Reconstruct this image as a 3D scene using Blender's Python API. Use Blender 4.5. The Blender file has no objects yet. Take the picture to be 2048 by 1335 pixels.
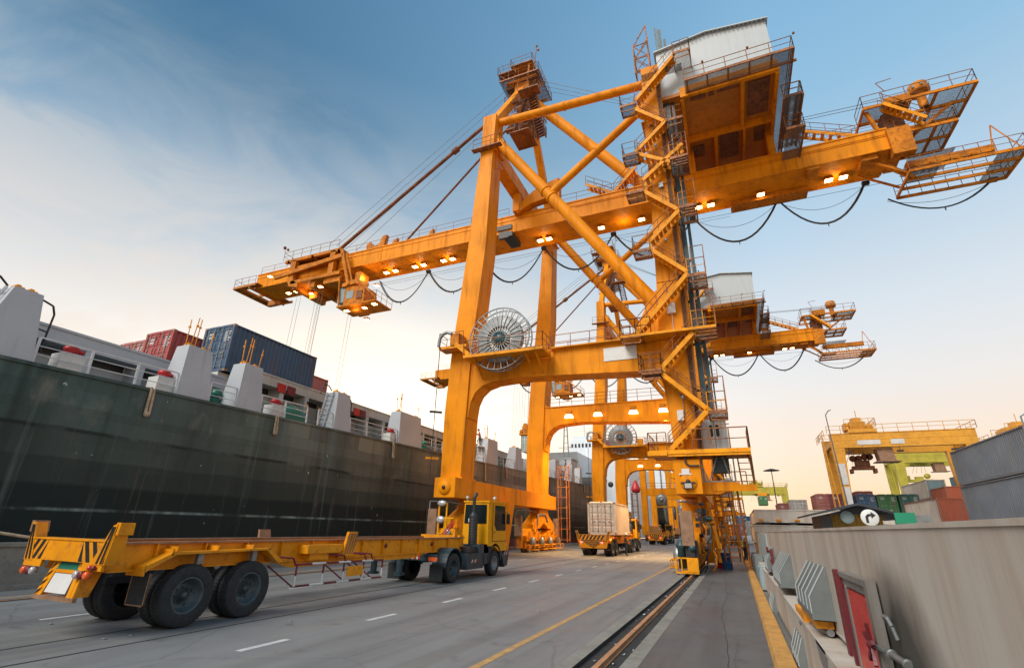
import bpy, math, random
from mathutils import Vector, Matrix, noise
R=math.radians
random.seed(7)
S=bpy.context.scene
# ------------------------------------------------------------------ camera
cd=bpy.data.cameras.new('camera'); cam=bpy.data.objects.new('camera',cd); S.collection.objects.link(cam); S.camera=cam
yaw,pit,rol=R(-23.5765),R(21.5933),R(1.34675)
fw=Vector((math.sin(yaw)*math.cos(pit),math.cos(yaw)*math.cos(pit),math.sin(pit)))
r0=Vector((math.cos(yaw),-math.sin(yaw),0)); u0=r0.cross(fw)
rt=math.cos(rol)*r0+math.sin(rol)*u0; up=-math.sin(rol)*r0+math.cos(rol)*u0
mw=Matrix((( rt.x,up.x,-fw.x,0),(rt.y,up.y,-fw.y,0),(rt.z,up.z,-fw.z,2.0),(0,0,0,1)))
cam.matrix_world=mw
cd.sensor_width=36; cd.lens=977.5/2048*36; cd.clip_end=3000; cd.clip_start=0.1
# ------------------------------------------------------------------ sky and added fill lamp
W=bpy.data.worlds.new('World'); S.world=W; W.use_nodes=True
nt=W.node_tree; N=nt.nodes; Lk=nt.links
for n in list(N): N.remove(n)
def nn(t,**k):
    n=N.new(t)
    for a,b in k.items(): setattr(n,a,b)
    return n
def ramp(nd,pts):
    e=nd.color_ramp.elements
    while len(e)>1: e.remove(e[-1])
    e[0].position=pts[0][0]; e[0].color=(*pts[0][1],1)
    for p,c in pts[1:]:
        q=e.new(p); q.color=(*c,1)
def lin(r,g,b): 
    f=lambda c:((c/255+.055)/1.055)**2.4 if c>10 else c/255/12.92
    return (f(r),f(g),f(b))
out=nn('ShaderNodeOutputWorld'); bg=nn('ShaderNodeBackground'); Lk.new(bg.outputs[0],out.inputs[0])
sky=nn('ShaderNodeTexSky',sky_type='NISHITA',sun_disc=False,sun_elevation=R(9),sun_rotation=R(-38),dust_density=2.0)
tc=nn('ShaderNodeTexCoord'); sp=nn('ShaderNodeSeparateXYZ'); Lk.new(tc.outputs['Generated'],sp.inputs[0])
# two elevation ramps, blended by azimuth (towards the sunset on the ship side / away from it)
rl=nn('ShaderNodeValToRGB'); rr=nn('ShaderNodeValToRGB')
Lk.new(sp.outputs[2],rl.inputs[0]); Lk.new(sp.outputs[2],rr.inputs[0])
EXP=1.0
ramp(rl,[(0,lin(255,240,222)),(.10,lin(255,248,240)),(.22,lin(246,242,236)),(.34,lin(208,210,212)),(.46,lin(166,184,198)),(.56,lin(112,148,176)),(.66,lin(62,112,146)),(1,lin(44,84,124))])
ramp(rr,[(0,lin(250,194,150)),(.06,lin(247,206,168)),(.13,lin(238,214,192)),(.24,lin(222,219,217)),(.36,lin(202,214,224)),(.5,lin(172,198,218)),(.66,lin(136,180,210)),(1,lin(90,145,190))])
mr=nn('ShaderNodeMapRange'); mr.inputs[1].default_value=-.62; mr.inputs[2].default_value=.12
Lk.new(sp.outputs[0],mr.inputs[0])
m1=nn('ShaderNodeMix',data_type='RGBA'); Lk.new(mr.outputs[0],m1.inputs[0]); Lk.new(rl.outputs[0],m1.inputs[6]); Lk.new(rr.outputs[0],m1.inputs[7])
# clouds: project the direction on a plane overhead
mp=nn('ShaderNodeMapping'); mp.inputs[3].default_value=(1.3,2.6,5.2); mp.inputs[2].default_value=(R(14),R(-24),R(-30)); Lk.new(tc.outputs['Generated'],mp.inputs[0])
nz=nn('ShaderNodeTexNoise'); nz.inputs['Scale'].default_value=1.7; nz.inputs['Detail'].default_value=9; nz.inputs['Roughness'].default_value=.58; nz.inputs['Distortion'].default_value=.7
Lk.new(mp.outputs[0],nz.inputs[0])
cr=nn('ShaderNodeValToRGB'); ramp(cr,[(.30,(0,0,0)),(.56,(1,1,1))]); Lk.new(nz.outputs[0],cr.inputs[0])
# clouds thicker low on the left, fading overhead and to the right
ml=nn('ShaderNodeMapRange'); ml.inputs[1].default_value=.74; ml.inputs[2].default_value=.40; Lk.new(sp.outputs[2],ml.inputs[0])
ma=nn('ShaderNodeMapRange'); ma.inputs[1].default_value=.15; ma.inputs[2].default_value=-.62; ma.inputs[3].default_value=.22; Lk.new(sp.outputs[0],ma.inputs[0])
mm=nn('ShaderNodeMath',operation='MULTIPLY'); Lk.new(ml.outputs[0],mm.inputs[0]); Lk.new(ma.outputs[0],mm.inputs[1])
m3=nn('ShaderNodeMath',operation='MULTIPLY'); Lk.new(mm.outputs[0],m3.inputs[0]); Lk.new(cr.outputs[0],m3.inputs[1])
cc=nn('ShaderNodeValToRGB'); ramp(cc,[(0,lin(246,222,200)),(.3,lin(222,214,206)),(.45,lin(196,196,196)),(.7,lin(160,172,180))]); Lk.new(sp.outputs[2],cc.inputs[0])
m2=nn('ShaderNodeMix',data_type='RGBA'); Lk.new(m3.outputs[0],m2.inputs[0]); Lk.new(m1.outputs[2],m2.inputs[6]); Lk.new(cc.outputs[0],m2.inputs[7])
ms=nn('ShaderNodeMix',data_type='RGBA'); ms.inputs[0].default_value=.88
sc=nn('ShaderNodeVectorMath',operation='SCALE'); sc.inputs[3].default_value=.13; Lk.new(sky.outputs[0],sc.inputs[0])
Lk.new(sc.outputs[0],ms.inputs[6]); Lk.new(m2.outputs[2],ms.inputs[7])
Lk.new(ms.outputs[2],bg.inputs[0]); bg.inputs[1].default_value=.84
sd=bpy.data.lights.new('fill_sun','SUN'); sd.energy=2.3; sd.angle=R(32); sd.color=(1,.93,.84)
so=bpy.data.objects.new('fill_sun',sd); S.collection.objects.link(so)
sdir=Vector((-.25,-.62,.62)).normalized(); so.rotation_euler=sdir.to_track_quat('Z','Y').to_euler()  # sun lamp added as soft fill from behind the viewpoint, opposite the sunset
vs=S.view_settings; vs.view_transform='Standard'; vs.look='None'; vs.exposure=0.6; vs.gamma=1
# ------------------------------------------------------------------ helpers
ROOT={}
def lk(o): S.collection.objects.link(o); return o
def tag(o,label=None,cat=None,group=None,kind=None):
    if label:o['label']=label
    if cat:o['category']=cat
    if group:o['group']=group
    if kind:o['kind']=kind
    return o
def thing(name,label,cat,loc=(0,0,0),group=None,local=False,rz=0):
    o=bpy.data.objects.new(name,None); lk(o); o.location=loc; o.rotation_euler=(0,0,rz); o.empty_display_size=.2
    ROOT[o]=Vector((0,0,0)) if local else Vector(loc)
    return tag(o,label,cat,group)
def rootof(o):
    while o.parent: o=o.parent
    return o
class MB:
    def __init__(s): s.v=[];s.f=[];s.m=[];s.sm=[]
    def add(s,vs,fs,m=0,sm=False):
        b=len(s.v); s.v+= [tuple(v) for v in vs]
        for f in fs: s.f.append([b+i for i in f]); s.m.append(m); s.sm.append(sm)
        return s
    def box(s,x0,x1,y0,y1,z0,z1,m=0):
        return s.add([(x,y,z) for z in (z0,z1) for y in (y0,y1) for x in (x0,x1)],[(0,2,3,1),(4,5,7,6),(0,1,5,4),(1,3,7,5),(3,2,6,7),(2,0,4,6)],m)
    def cbox(s,c,d,m=0): return s.box(c[0]-d[0]/2,c[0]+d[0]/2,c[1]-d[1]/2,c[1]+d[1]/2,c[2]-d[2]/2,c[2]+d[2]/2,m)
    def hexa(s,b,t,m=0): # 4 bottom pts, 4 top pts (same order)
        return s.add(list(b)+list(t),[(3,2,1,0),(4,5,6,7),(0,1,5,4),(1,2,6,5),(2,3,7,6),(3,0,4,7)],m)
    def beam(s,p,q,w,h,m=0,up=(0,0,1)):
        p=Vector(p);q=Vector(q);d=(q-p)
        if d.length<1e-5: return s
        d.normalize();u=Vector(up)
        if abs(d.dot(u))>.98:u=Vector((0,1,0))
        a=d.cross(u).normalized();b=a.cross(d)
        f=lambda o:[o-a*w/2-b*h/2,o+a*w/2-b*h/2,o+a*w/2+b*h/2,o-a*w/2+b*h/2]
        return s.hexa(f(p),f(q),m)
    def tube(s,p,q,r,n=8,m=0,r2=None,caps=True):
        p=Vector(p);q=Vector(q);d=q-p
        if d.length<1e-6:return s
        d.normalize();u=Vector((0,0,1)) if abs(d.z)<.95 else Vector((1,0,0))
        a=d.cross(u).normalized();b=a.cross(d);r2=r if r2 is None else r2
        vs=[];
        for o,rr_ in ((p,r),(q,r2)):
            for i in range(n):
                t=2*math.pi*i/n; vs.append(o+(a*math.cos(t)+b*math.sin(t))*rr_)
        fs=[(i,(i+1)%n,n+(i+1)%n,n+i) for i in range(n)]
        s.add(vs,fs,m,True)
        if caps: s.add(vs,[tuple(range(n-1,-1,-1)),tuple(range(n,2*n))],m)
        return s
    def path(s,pts,r,n=6,m=0):
        for a,b in zip(pts[:-1],pts[1:]): s.tube(a,b,r,n,m)
        return s
    def prism(s,pts,ax,d0,d1,m=0): # pts: 2D outline in the plane normal to axis ax
        k=len(pts)
        def mk(p,d): return (d,p[0],p[1]) if ax=='X' else (p[0],d,p[1]) if ax=='Y' else (p[0],p[1],d)
        vs=[mk(p,d0) for p in pts]+[mk(p,d1) for p in pts]
        return s.add(vs,[tuple(range(k-1,-1,-1)),tuple(range(k,2*k))]+[(i,(i+1)%k,k+(i+1)%k,k+i) for i in range(k)],m)
    def lathe(s,prof,c,ax='X',n=32,m=0,sm=True): # prof: (radius, offset along axis)
        c=Vector(c);vs=[];k=len(prof)
        for i in range(n):
            t=2*math.pi*i/n;cs,sn=math.cos(t),math.sin(t)
            for r,o in prof:
                v=(o,r*cs,r*sn) if ax=='X' else (r*cs,o,r*sn) if ax=='Y' else (r*cs,r*sn,o)
                vs.append(c+Vector(v))
        fs=[(i*k+j,((i+1)%n)*k+j,((i+1)%n)*k+j+1,i*k+j+1) for i in range(n) for j in range(k-1)]
        return s.add(vs,fs,m,sm)
    def ball(s,c,r,m=0,n=10,sc=(1,1,1)):
        c=Vector(c);vs=[];fs=[]
        for j in range(n//2+1):
            ph=math.pi*j/(n//2)
            for i in range(n):
                t=2*math.pi*i/n; vs.append(c+Vector((r*sc[0]*math.sin(ph)*math.cos(t),r*sc[1]*math.sin(ph)*math.sin(t),r*sc[2]*math.cos(ph))))
        for j in range(n//2):
            for i in range(n): fs.append((j*n+i,(j+1)*n+i,(j+1)*n+(i+1)%n,j*n+(i+1)%n))
        return s.add(vs,fs,m,True)
    def build(s,name,mats,parent=None,off=None,label=None):
        if not s.v:return None
        if off is None: off=ROOT.get(rootof(parent),Vector((0,0,0))) if parent else Vector((0,0,0))
        me=bpy.data.meshes.new(name)
        me.from_pydata([(v[0]-off[0],v[1]-off[1],v[2]-off[2]) for v in s.v],[],s.f)
        for mt in (mats if isinstance(mats,(list,tuple)) else [mats]): me.materials.append(mt)
        me.polygons.foreach_set('material_index',s.m); me.polygons.foreach_set('use_smooth',s.sm)
        me.update()
        import bmesh
        b=bmesh.new(); b.from_mesh(me); bmesh.ops.recalc_face_normals(b,faces=b.faces); b.to_mesh(me); b.free()
        o=bpy.data.objects.new(name,me); lk(o)
        if parent: o.parent=parent
        if label:o['label']=label
        return o
def single(mb,name,mats,label,cat,loc=None,group=None,kind=None):
    if loc is None:
        xs=[v[0] for v in mb.v];ys=[v[1] for v in mb.v];zs=[v[2] for v in mb.v]
        loc=((min(xs)+max(xs))/2,(min(ys)+max(ys))/2,min(zs))
    o=mb.build(name,mats,None,off=loc); o.location=loc
    return tag(o,label,cat,group,kind)
def children(o): return [c for c in bpy.data.objects if c.parent==o]
def copy_tree(o,parent=None,kids=None):
    if kids is None:
        kids={}
        for c in bpy.data.objects:
            if c.parent: kids.setdefault(c.parent,[]).append(c)
    c=o.copy(); lk(c)
    if parent:c.parent=parent
    for ch in kids.get(o,[]):
        if ch.type=='LIGHT':continue
        copy_tree(ch,c,kids)
    return c
# ------------------------------------------------------------------ materials
def mat(name,col,rough=.5,metal=0,var=.25,sc=1.0,dirt=None,damt=.4,streak=0,bump=.0,emis=0,ecol=None,spec=.5,fine=0,dthr=.5):
    m=bpy.data.materials.new(name);m.use_nodes=True;t=m.node_tree;b=t.nodes['Principled BSDF']
    b.inputs['Roughness'].default_value=rough;b.inputs['Metallic'].default_value=metal
    b.inputs['Specular IOR Level'].default_value=spec
    tc=t.nodes.new('ShaderNodeTexCoord')
    n1=t.nodes.new('ShaderNodeTexNoise');n1.inputs['Scale'].default_value=sc*.6;n1.inputs['Detail'].default_value=8;n1.inputs['Roughness'].default_value=.6
    t.links.new(tc.outputs['Object'],n1.inputs[0])
    mx=t.nodes.new('ShaderNodeMix');mx.data_type='RGBA'
    lo=[c*(1-var) for c in col];hi=[min(1,c*(1+var*.6)) for c in col]
    mx.inputs[6].default_value=(*lo,1);mx.inputs[7].default_value=(*hi,1)
    mrg=t.nodes.new('ShaderNodeMapRange');mrg.inputs[1].default_value=.3;mrg.inputs[2].default_value=.7
    t.links.new(n1.outputs[0],mrg.inputs[0]);t.links.new(mrg.outputs[0],mx.inputs[0])
    last=mx.outputs[2]
    if dirt:
        mp=t.nodes.new('ShaderNodeMapping');k=sc*2.2
        mp.inputs[3].default_value=(k,k,k*(.12 if streak else 1))
        t.links.new(tc.outputs['Object'],mp.inputs[0])
        n2=t.nodes.new('ShaderNodeTexNoise');n2.inputs['Scale'].default_value=1.3;n2.inputs['Detail'].default_value=9;n2.inputs['Roughness'].default_value=.68
        t.links.new(mp.outputs[0],n2.inputs[0])
        m2=t.nodes.new('ShaderNodeMapRange');m2.inputs[1].default_value=dthr;m2.inputs[2].default_value=dthr+.2;m2.inputs[4].default_value=damt
        t.links.new(n2.outputs[0],m2.inputs[0])
        mx2=t.nodes.new('ShaderNodeMix');mx2.data_type='RGBA';mx2.inputs[7].default_value=(*dirt,1)
        t.links.new(m2.outputs[0],mx2.inputs[0]);t.links.new(last,mx2.inputs[6]);last=mx2.outputs[2]
        mr_=t.nodes.new('ShaderNodeMapRange');mr_.inputs[3].default_value=rough;mr_.inputs[4].default_value=min(1,rough+.35);t.links.new(m2.outputs[0],mr_.inputs[0]);t.links.new(mr_.outputs[0],b.inputs['Roughness'])
    t.links.new(last,b.inputs['Base Color'])
    if bump:
        bp=t.nodes.new('ShaderNodeBump');bp.inputs['Strength'].default_value=bump;bp.inputs['Distance'].default_value=.05
        n3=t.nodes.new('ShaderNodeTexNoise');n3.inputs['Scale'].default_value=sc*(fine or 8);n3.inputs['Detail'].default_value=6;t.links.new(tc.outputs['Object'],n3.inputs[0])
        t.links.new(n3.outputs[0],bp.inputs['Height']);t.links.new(bp.outputs[0],b.inputs['Normal'])
    if emis:
        b.inputs['Emission Color'].default_value=(*(ecol or col),1);b.inputs['Emission Strength'].default_value=emis
    return m
RUST=(.10,.035,.014);DRT=(.045,.035,.025)
M={}
M['orange']=mat('crane_orange_paint',(.76,.258,.003),.5,spec=.14,var=.22,sc=.55,dirt=(.26,.075,.010),damt=.65,streak=1,dthr=.50,bump=.04)
M['orange2']=mat('crane_orange_worn',(.58,.19,.006),.55,spec=.2,var=.38,sc=1.5,dirt=(.16,.05,.015),damt=.7,dthr=.47)
M['stair']=mat('stair_yellow_paint',(.78,.30,.006),.5,spec=.2,var=.3,sc=1.2,dirt=RUST,damt=.6,dthr=.52)
M['rail']=mat('rusty_orange_rail',(.34,.115,.02),.55,var=.5,sc=2,dirt=(.07,.03,.02),damt=.8,dthr=.45)
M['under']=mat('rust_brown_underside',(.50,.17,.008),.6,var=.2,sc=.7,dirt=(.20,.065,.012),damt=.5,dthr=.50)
M['rusty']=mat('rust_brown_steel',(.22,.08,.03),.7,var=.5,sc=2,dirt=(.05,.02,.012),damt=.7,dthr=.45)
M['teal']=mat('dark_teal_paint',(.03,.075,.085),.4,var=.4,sc=2,dirt=(.01,.02,.02),damt=.5)
M['dark']=mat('black_steel',(.018,.02,.022),.5,var=.4,sc=3)
M['steel']=mat('grey_steel',(.28,.29,.29),.45,.4,var=.3,sc=2,dirt=DRT,damt=.5)
M['galv']=mat('galvanised_grey',(.26,.28,.28),.4,.5,var=.35,sc=3,dirt=(.09,.09,.08),damt=.6)
M['house']=mat('pale_grey_cladding',(.42,.46,.47),.4,var=.08,sc=.4,dirt=(.30,.30,.27),damt=.4,streak=1,dthr=.55)
M['cabin']=mat('lift_cabin_grey',(.56,.61,.62),.5,var=.15,sc=1,dirt=(.16,.18,.15),damt=.6,streak=1,dthr=.5)
M['rope']=mat('steel_rope',(.16,.16,.17),.5,.5,var=.2)
M['rubber']=mat('black_rubber',(.016,.019,.021),.75,var=.4,sc=4,dirt=(.07,.065,.06),damt=.45,dthr=.5,bump=.1)
M['wheelrim']=mat('blue_grey_rim',(.075,.10,.11),.5,.3,var=.4,sc=5,dirt=(.05,.035,.025),damt=.6)
M['tyellow']=mat('trailer_yellow_paint',(.76,.285,.005),.42,spec=.3,var=.24,sc=2,dirt=(.24,.085,.02),damt=.8,dthr=.52,bump=.03)
M['cabyellow']=mat('cab_yellow_paint',(.74,.33,.006),.3,spec=.35,var=.12,sc=1.5,dirt=(.28,.13,.03),damt=.55,dthr=.55)
M['worn']=mat('worn_brown_steel',(.30,.17,.10),.6,.2,var=.4,sc=4,dirt=(.42,.20,.03),damt=.7,dthr=.55)
M['tdark']=mat('tractor_dark_teal',(.018,.042,.055),.4,var=.4,sc=3,dirt=(.05,.06,.06),damt=.4)
M['glass']=mat('dark_cab_glass',(.012,.018,.02),.08,var=.2)
M['glassblue']=mat('pale_cab_glass',(.25,.33,.34),.1,var=.2)
M['black']=mat('black_paint',(.014,.014,.014),.5,var=.3,sc=5,dirt=(.25,.12,.03),damt=.5,dthr=.6)
M['red']=mat('red_paint',(.50,.015,.015),.4,var=.3,sc=3,dirt=(.15,.02,.015),damt=.5)
M['maroon']=mat('maroon_paint',(.16,.012,.02),.45,var=.4,sc=3,dirt=(.04,.01,.01),damt=.6)
M['white']=mat('dirty_white_paint',(.62,.62,.60),.45,var=.12,sc=2,dirt=(.28,.26,.22),damt=.5,dthr=.56)
M['lensr']=mat('red_lamp_lens',(.6,.05,.02),.15,var=.2)
M['lenso']=mat('orange_lamp_lens',(.75,.12,.02),.15,var=.2)
M['lensw']=mat('clear_lamp_lens',(.5,.5,.5),.1,.3,var=.2)
M['lamp']=mat('floodlight_glow',(1,.7,.35),.3,var=0,emis=13,ecol=(1,.66,.26))
M['lampdim']=mat('portal_lamp_glow',(1,.8,.5),.3,var=0,emis=4,ecol=(1,.74,.36))
M['lampw']=mat('tail_lamp_glow',(1,.08,.05),.3,var=0,emis=5,ecol=(1,.08,.04))
M['shipgrey']=mat('ship_pale_grey',(.44,.47,.50),.5,var=.10,sc=1,dirt=(.25,.24,.22),damt=.45,streak=1,dthr=.56)
M['shipbeige']=mat('ship_warm_grey',(.46,.45,.41),.5,var=.14,sc=.8,dirt=(.22,.19,.15),damt=.5,streak=1,dthr=.52)
M['shiprail']=mat('white_ship_rail',(.62,.63,.62),.4,var=.2,sc=3,dirt=RUST,damt=.4,dthr=.62)
M['deck']=mat('ship_deck_paint',(.10,.12,.11),.7,var=.3)
M['green']=mat('green_machinery',(.01,.14,.09),.4,var=.3,sc=3)
M['ropew']=mat('fibre_rope',(.48,.36,.24),.9,var=.4,sc=9,bump=.3,fine=30)
M['hatch']=mat('hatch_cover_grey',(.54,.505,.445),.5,var=.10,sc=.5,dirt=(.34,.235,.15),damt=.6,streak=1,dthr=.45,bump=.03)
def dark_patch(m):  # darkens a soft-edged oval in the hatch cover colour
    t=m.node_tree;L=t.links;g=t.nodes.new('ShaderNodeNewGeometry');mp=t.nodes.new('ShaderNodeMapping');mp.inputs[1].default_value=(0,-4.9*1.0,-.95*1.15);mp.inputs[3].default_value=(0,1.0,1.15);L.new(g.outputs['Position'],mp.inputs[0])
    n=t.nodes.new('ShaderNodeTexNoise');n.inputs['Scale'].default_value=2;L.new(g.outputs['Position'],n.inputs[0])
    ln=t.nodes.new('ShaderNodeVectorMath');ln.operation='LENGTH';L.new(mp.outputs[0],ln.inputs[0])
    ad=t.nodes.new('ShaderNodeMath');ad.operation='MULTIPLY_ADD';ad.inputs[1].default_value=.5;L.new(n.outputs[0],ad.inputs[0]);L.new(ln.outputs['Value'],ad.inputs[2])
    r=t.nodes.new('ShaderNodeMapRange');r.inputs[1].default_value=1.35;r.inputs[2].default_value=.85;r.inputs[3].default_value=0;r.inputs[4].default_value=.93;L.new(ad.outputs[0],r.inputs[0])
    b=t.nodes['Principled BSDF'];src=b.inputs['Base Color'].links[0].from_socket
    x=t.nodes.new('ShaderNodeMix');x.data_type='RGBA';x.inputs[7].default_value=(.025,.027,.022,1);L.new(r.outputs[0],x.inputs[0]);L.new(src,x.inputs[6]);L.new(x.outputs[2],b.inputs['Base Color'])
dark_patch(M['hatch'])
M['hatchd']=mat('hatch_frame_dark_grey',(.21,.21,.20),.55,var=.25,sc=1,dirt=(.10,.07,.05),damt=.6,streak=1,dthr=.5)  # dark grey of the access hatch frame
M['lug']=mat('lug_grey_green',(.15,.17,.17),.45,var=.25,sc=3,dirt=(.13,.09,.06),damt=.5,dthr=.55)
M['conc']=mat('kerb_concrete',(.24,.225,.19),.8,var=.3,sc=2,dirt=(.12,.11,.09),damt=.6,bump=.2)
M['kerby']=mat('yellow_kerb_paint',(.56,.29,.07),.7,var=.3,sc=3,dirt=(.20,.14,.08),damt=.6,dthr=.52,bump=.1)
M['railst']=mat('rusty_crane_rail',(.50,.25,.12),.45,.15,var=.3,sc=4,dirt=(.2,.08,.03),damt=.5)
M['trench']=mat('dark_rail_trench',(.030,.030,.028),.9,var=.5,sc=6,dirt=(.12,.11,.09),damt=.5,dthr=.58,bump=.4)
M['ywn']=mat('faded_yellow_line',(.50,.28,.09),.75,var=.35,sc=5,dirt=(.22,.18,.13),damt=.75,dthr=.48)
M['wln']=mat('worn_white_line',(.50,.50,.48),.75,var=.25,sc=6,dirt=(.26,.26,.25),damt=.8,dthr=.5)
M['litter']=mat('pale_litter',(.55,.58,.6),.7,var=.4,sc=30)
M['skin']=mat('skin',(.30,.16,.10),.6,var=.1)
M['navy']=mat('navy_cloth',(.03,.04,.07),.9,var=.3)
M['jeans']=mat('blue_work_trousers',(.045,.07,.09),.9,var=.3)
M['hivis']=mat('yellow_vest',(.7,.75,.05),.7,var=.1)
M['redcloth']=mat('orange_red_overall',(.45,.08,.03),.85,var=.2)
M['bluecloth']=mat('blue_overall',(.03,.12,.30),.85,var=.2)
M['yrtg']=mat('lime_yellow_crane_paint',(.44,.37,.035),.5,var=.25,sc=1,dirt=(.20,.13,.03),damt=.5,dthr=.52)
M['ortg']=mat('amber_crane_paint',(.72,.33,.025),.45,var=.2,sc=.7,dirt=(.25,.10,.03),damt=.6,dthr=.5)
M['roofd']=mat('dark_sheet_roof',(.03,.035,.045),.6,var=.4,sc=2)
M['hutw']=mat('yellow_corrugated_sheet',(.42,.25,.03),.6,var=.4,sc=2,dirt=(.08,.06,.02),damt=.7)
M['greens']=mat('green_sign_sheet',(.01,.22,.12),.4,var=.1)
M['plum']=mat('antifouling_purple',(.13,.035,.045),.6,var=.3,sc=.5,dirt=(.25,.18,.17),damt=.4)
M['white2']=mat('white_ship_paint',(.66,.71,.74),.4,var=.08,sc=.3,dirt=(.4,.36,.3),damt=.3,streak=1)
def nodes(name):
    m=bpy.data.materials.new(name);m.use_nodes=True;t=m.node_tree;return m,t,t.nodes['Principled BSDF']
def mk_grating():
    m,t,b=nodes('open_steel_grating')
    b.inputs['Base Color'].default_value=(.16,.12,.09,1);b.inputs['Roughness'].default_value=.6
    tr=t.nodes.new('ShaderNodeBsdfTransparent');mx=t.nodes.new('ShaderNodeMixShader')
    tc=t.nodes.new('ShaderNodeTexCoord');w=t.nodes.new('ShaderNodeTexWave');w.wave_type='BANDS';w.bands_direction='X';w.inputs['Scale'].default_value=9
    w2=t.nodes.new('ShaderNodeTexWave');w2.bands_direction='Y';w2.inputs['Scale'].default_value=9
    for q in (w,w2): t.links.new(tc.outputs['Object'],q.inputs[0])
    mxm=t.nodes.new('ShaderNodeMath');mxm.operation='MAXIMUM';t.links.new(w.outputs['Fac'],mxm.inputs[0]);t.links.new(w2.outputs['Fac'],mxm.inputs[1])
    g=t.nodes.new('ShaderNodeMath');g.operation='GREATER_THAN';g.inputs[1].default_value=.80;t.links.new(mxm.outputs[0],g.inputs[0])
    t.links.new(g.outputs[0],mx.inputs[0]);t.links.new(tr.outputs[0],mx.inputs[1]);t.links.new(b.outputs[0],mx.inputs[2])
    t.links.new(mx.outputs[0],t.nodes['Material Output'].inputs[0]);return m
M['grate']=mk_grating()
def mk_road(k=1.0,nm='weathered_quay_asphalt'):
    m,t,b=nodes(nm);tc=t.nodes.new('ShaderNodeTexCoord');L=t.links
    def noise_(sc,mapv=(1,1,1),det=8,ro=.6):
        mp=t.nodes.new('ShaderNodeMapping');mp.inputs[3].default_value=mapv;L.new(tc.outputs['Object'],mp.inputs[0])
        n=t.nodes.new('ShaderNodeTexNoise');n.inputs['Scale'].default_value=sc;n.inputs['Detail'].default_value=det;n.inputs['Roughness'].default_value=ro;L.new(mp.outputs[0],n.inputs[0]);return n
    def mixc(fac,a,bc):
        x=t.nodes.new('ShaderNodeMix');x.data_type='RGBA';L.new(fac,x.inputs[0])
        for i,v in ((6,a),(7,bc)):
            if isinstance(v,tuple): x.inputs[i].default_value=(*[q*k for q in v],1)
            else: L.new(v,x.inputs[i])
        return x.outputs[2]
    def rg(src,a,b_,lo=0,hi=1):
        r=t.nodes.new('ShaderNodeMapRange');r.inputs[1].default_value=a;r.inputs[2].default_value=b_;r.inputs[3].default_value=lo;r.inputs[4].default_value=hi;L.new(src,r.inputs[0]);return r.outputs[0]
    a=noise_(.35);c=mixc(rg(a.outputs[0],.3,.7),(.134,.146,.152),(.198,.204,.198))
    s=noise_(.5,(2.6,.10,1),6);c=mixc(rg(s.outputs[0],.46,.66,0,.7),c,(.065,.068,.072))          # tyre lanes
    s2=noise_(.4,(3.2,.22,1),6);c=mixc(rg(s2.outputs[0],.50,.68,0,.6),c,(.20,.188,.165))
    o=noise_(1.5,(1,1,1),6,.7);c=mixc(rg(o.outputs[0],.58,.68,0,.65),c,(.05,.05,.05))        # oil
    p_=noise_(.9,(1,.35,1),3,.4);c=mixc(rg(p_.outputs[0],.56,.585,0,.22),c,(.075,.078,.082))
    f=noise_(45,(1,1,1),4,.7);c=mixc(rg(f.outputs[0],.38,.62,0,.45),c,(.24,.235,.22))
    v=t.nodes.new('ShaderNodeTexVoronoi');v.feature='DISTANCE_TO_EDGE';v.inputs['Scale'].default_value=.32
    dn=noise_(1.2);mxv=t.nodes.new('ShaderNodeMix');mxv.data_type='VECTOR';mxv.inputs[0].default_value=.25;L.new(tc.outputs['Object'],mxv.inputs[4]);L.new(dn.outputs[1],mxv.inputs[5]);L.new(mxv.outputs[1],v.inputs[0])
    c=mixc(rg(v.outputs[0],0,.006,.45,0),c,(.06,.06,.06))
    L.new(c,b.inputs['Base Color']);L.new(rg(a.outputs[0],.3,.7,.42,.68),b.inputs['Roughness'])
    bp=t.nodes.new('ShaderNodeBump');bp.inputs['Strength'].default_value=.25;bp.inputs['Distance'].default_value=.02;L.new(f.outputs[0],bp.inputs['Height']);L.new(bp.outputs[0],b.inputs['Normal'])
    return m,noise_
M['road']=mk_road()[0]
APR=mk_road(.60,'dark_rough_asphalt_apron')[0]
M['apron']=APR
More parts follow.
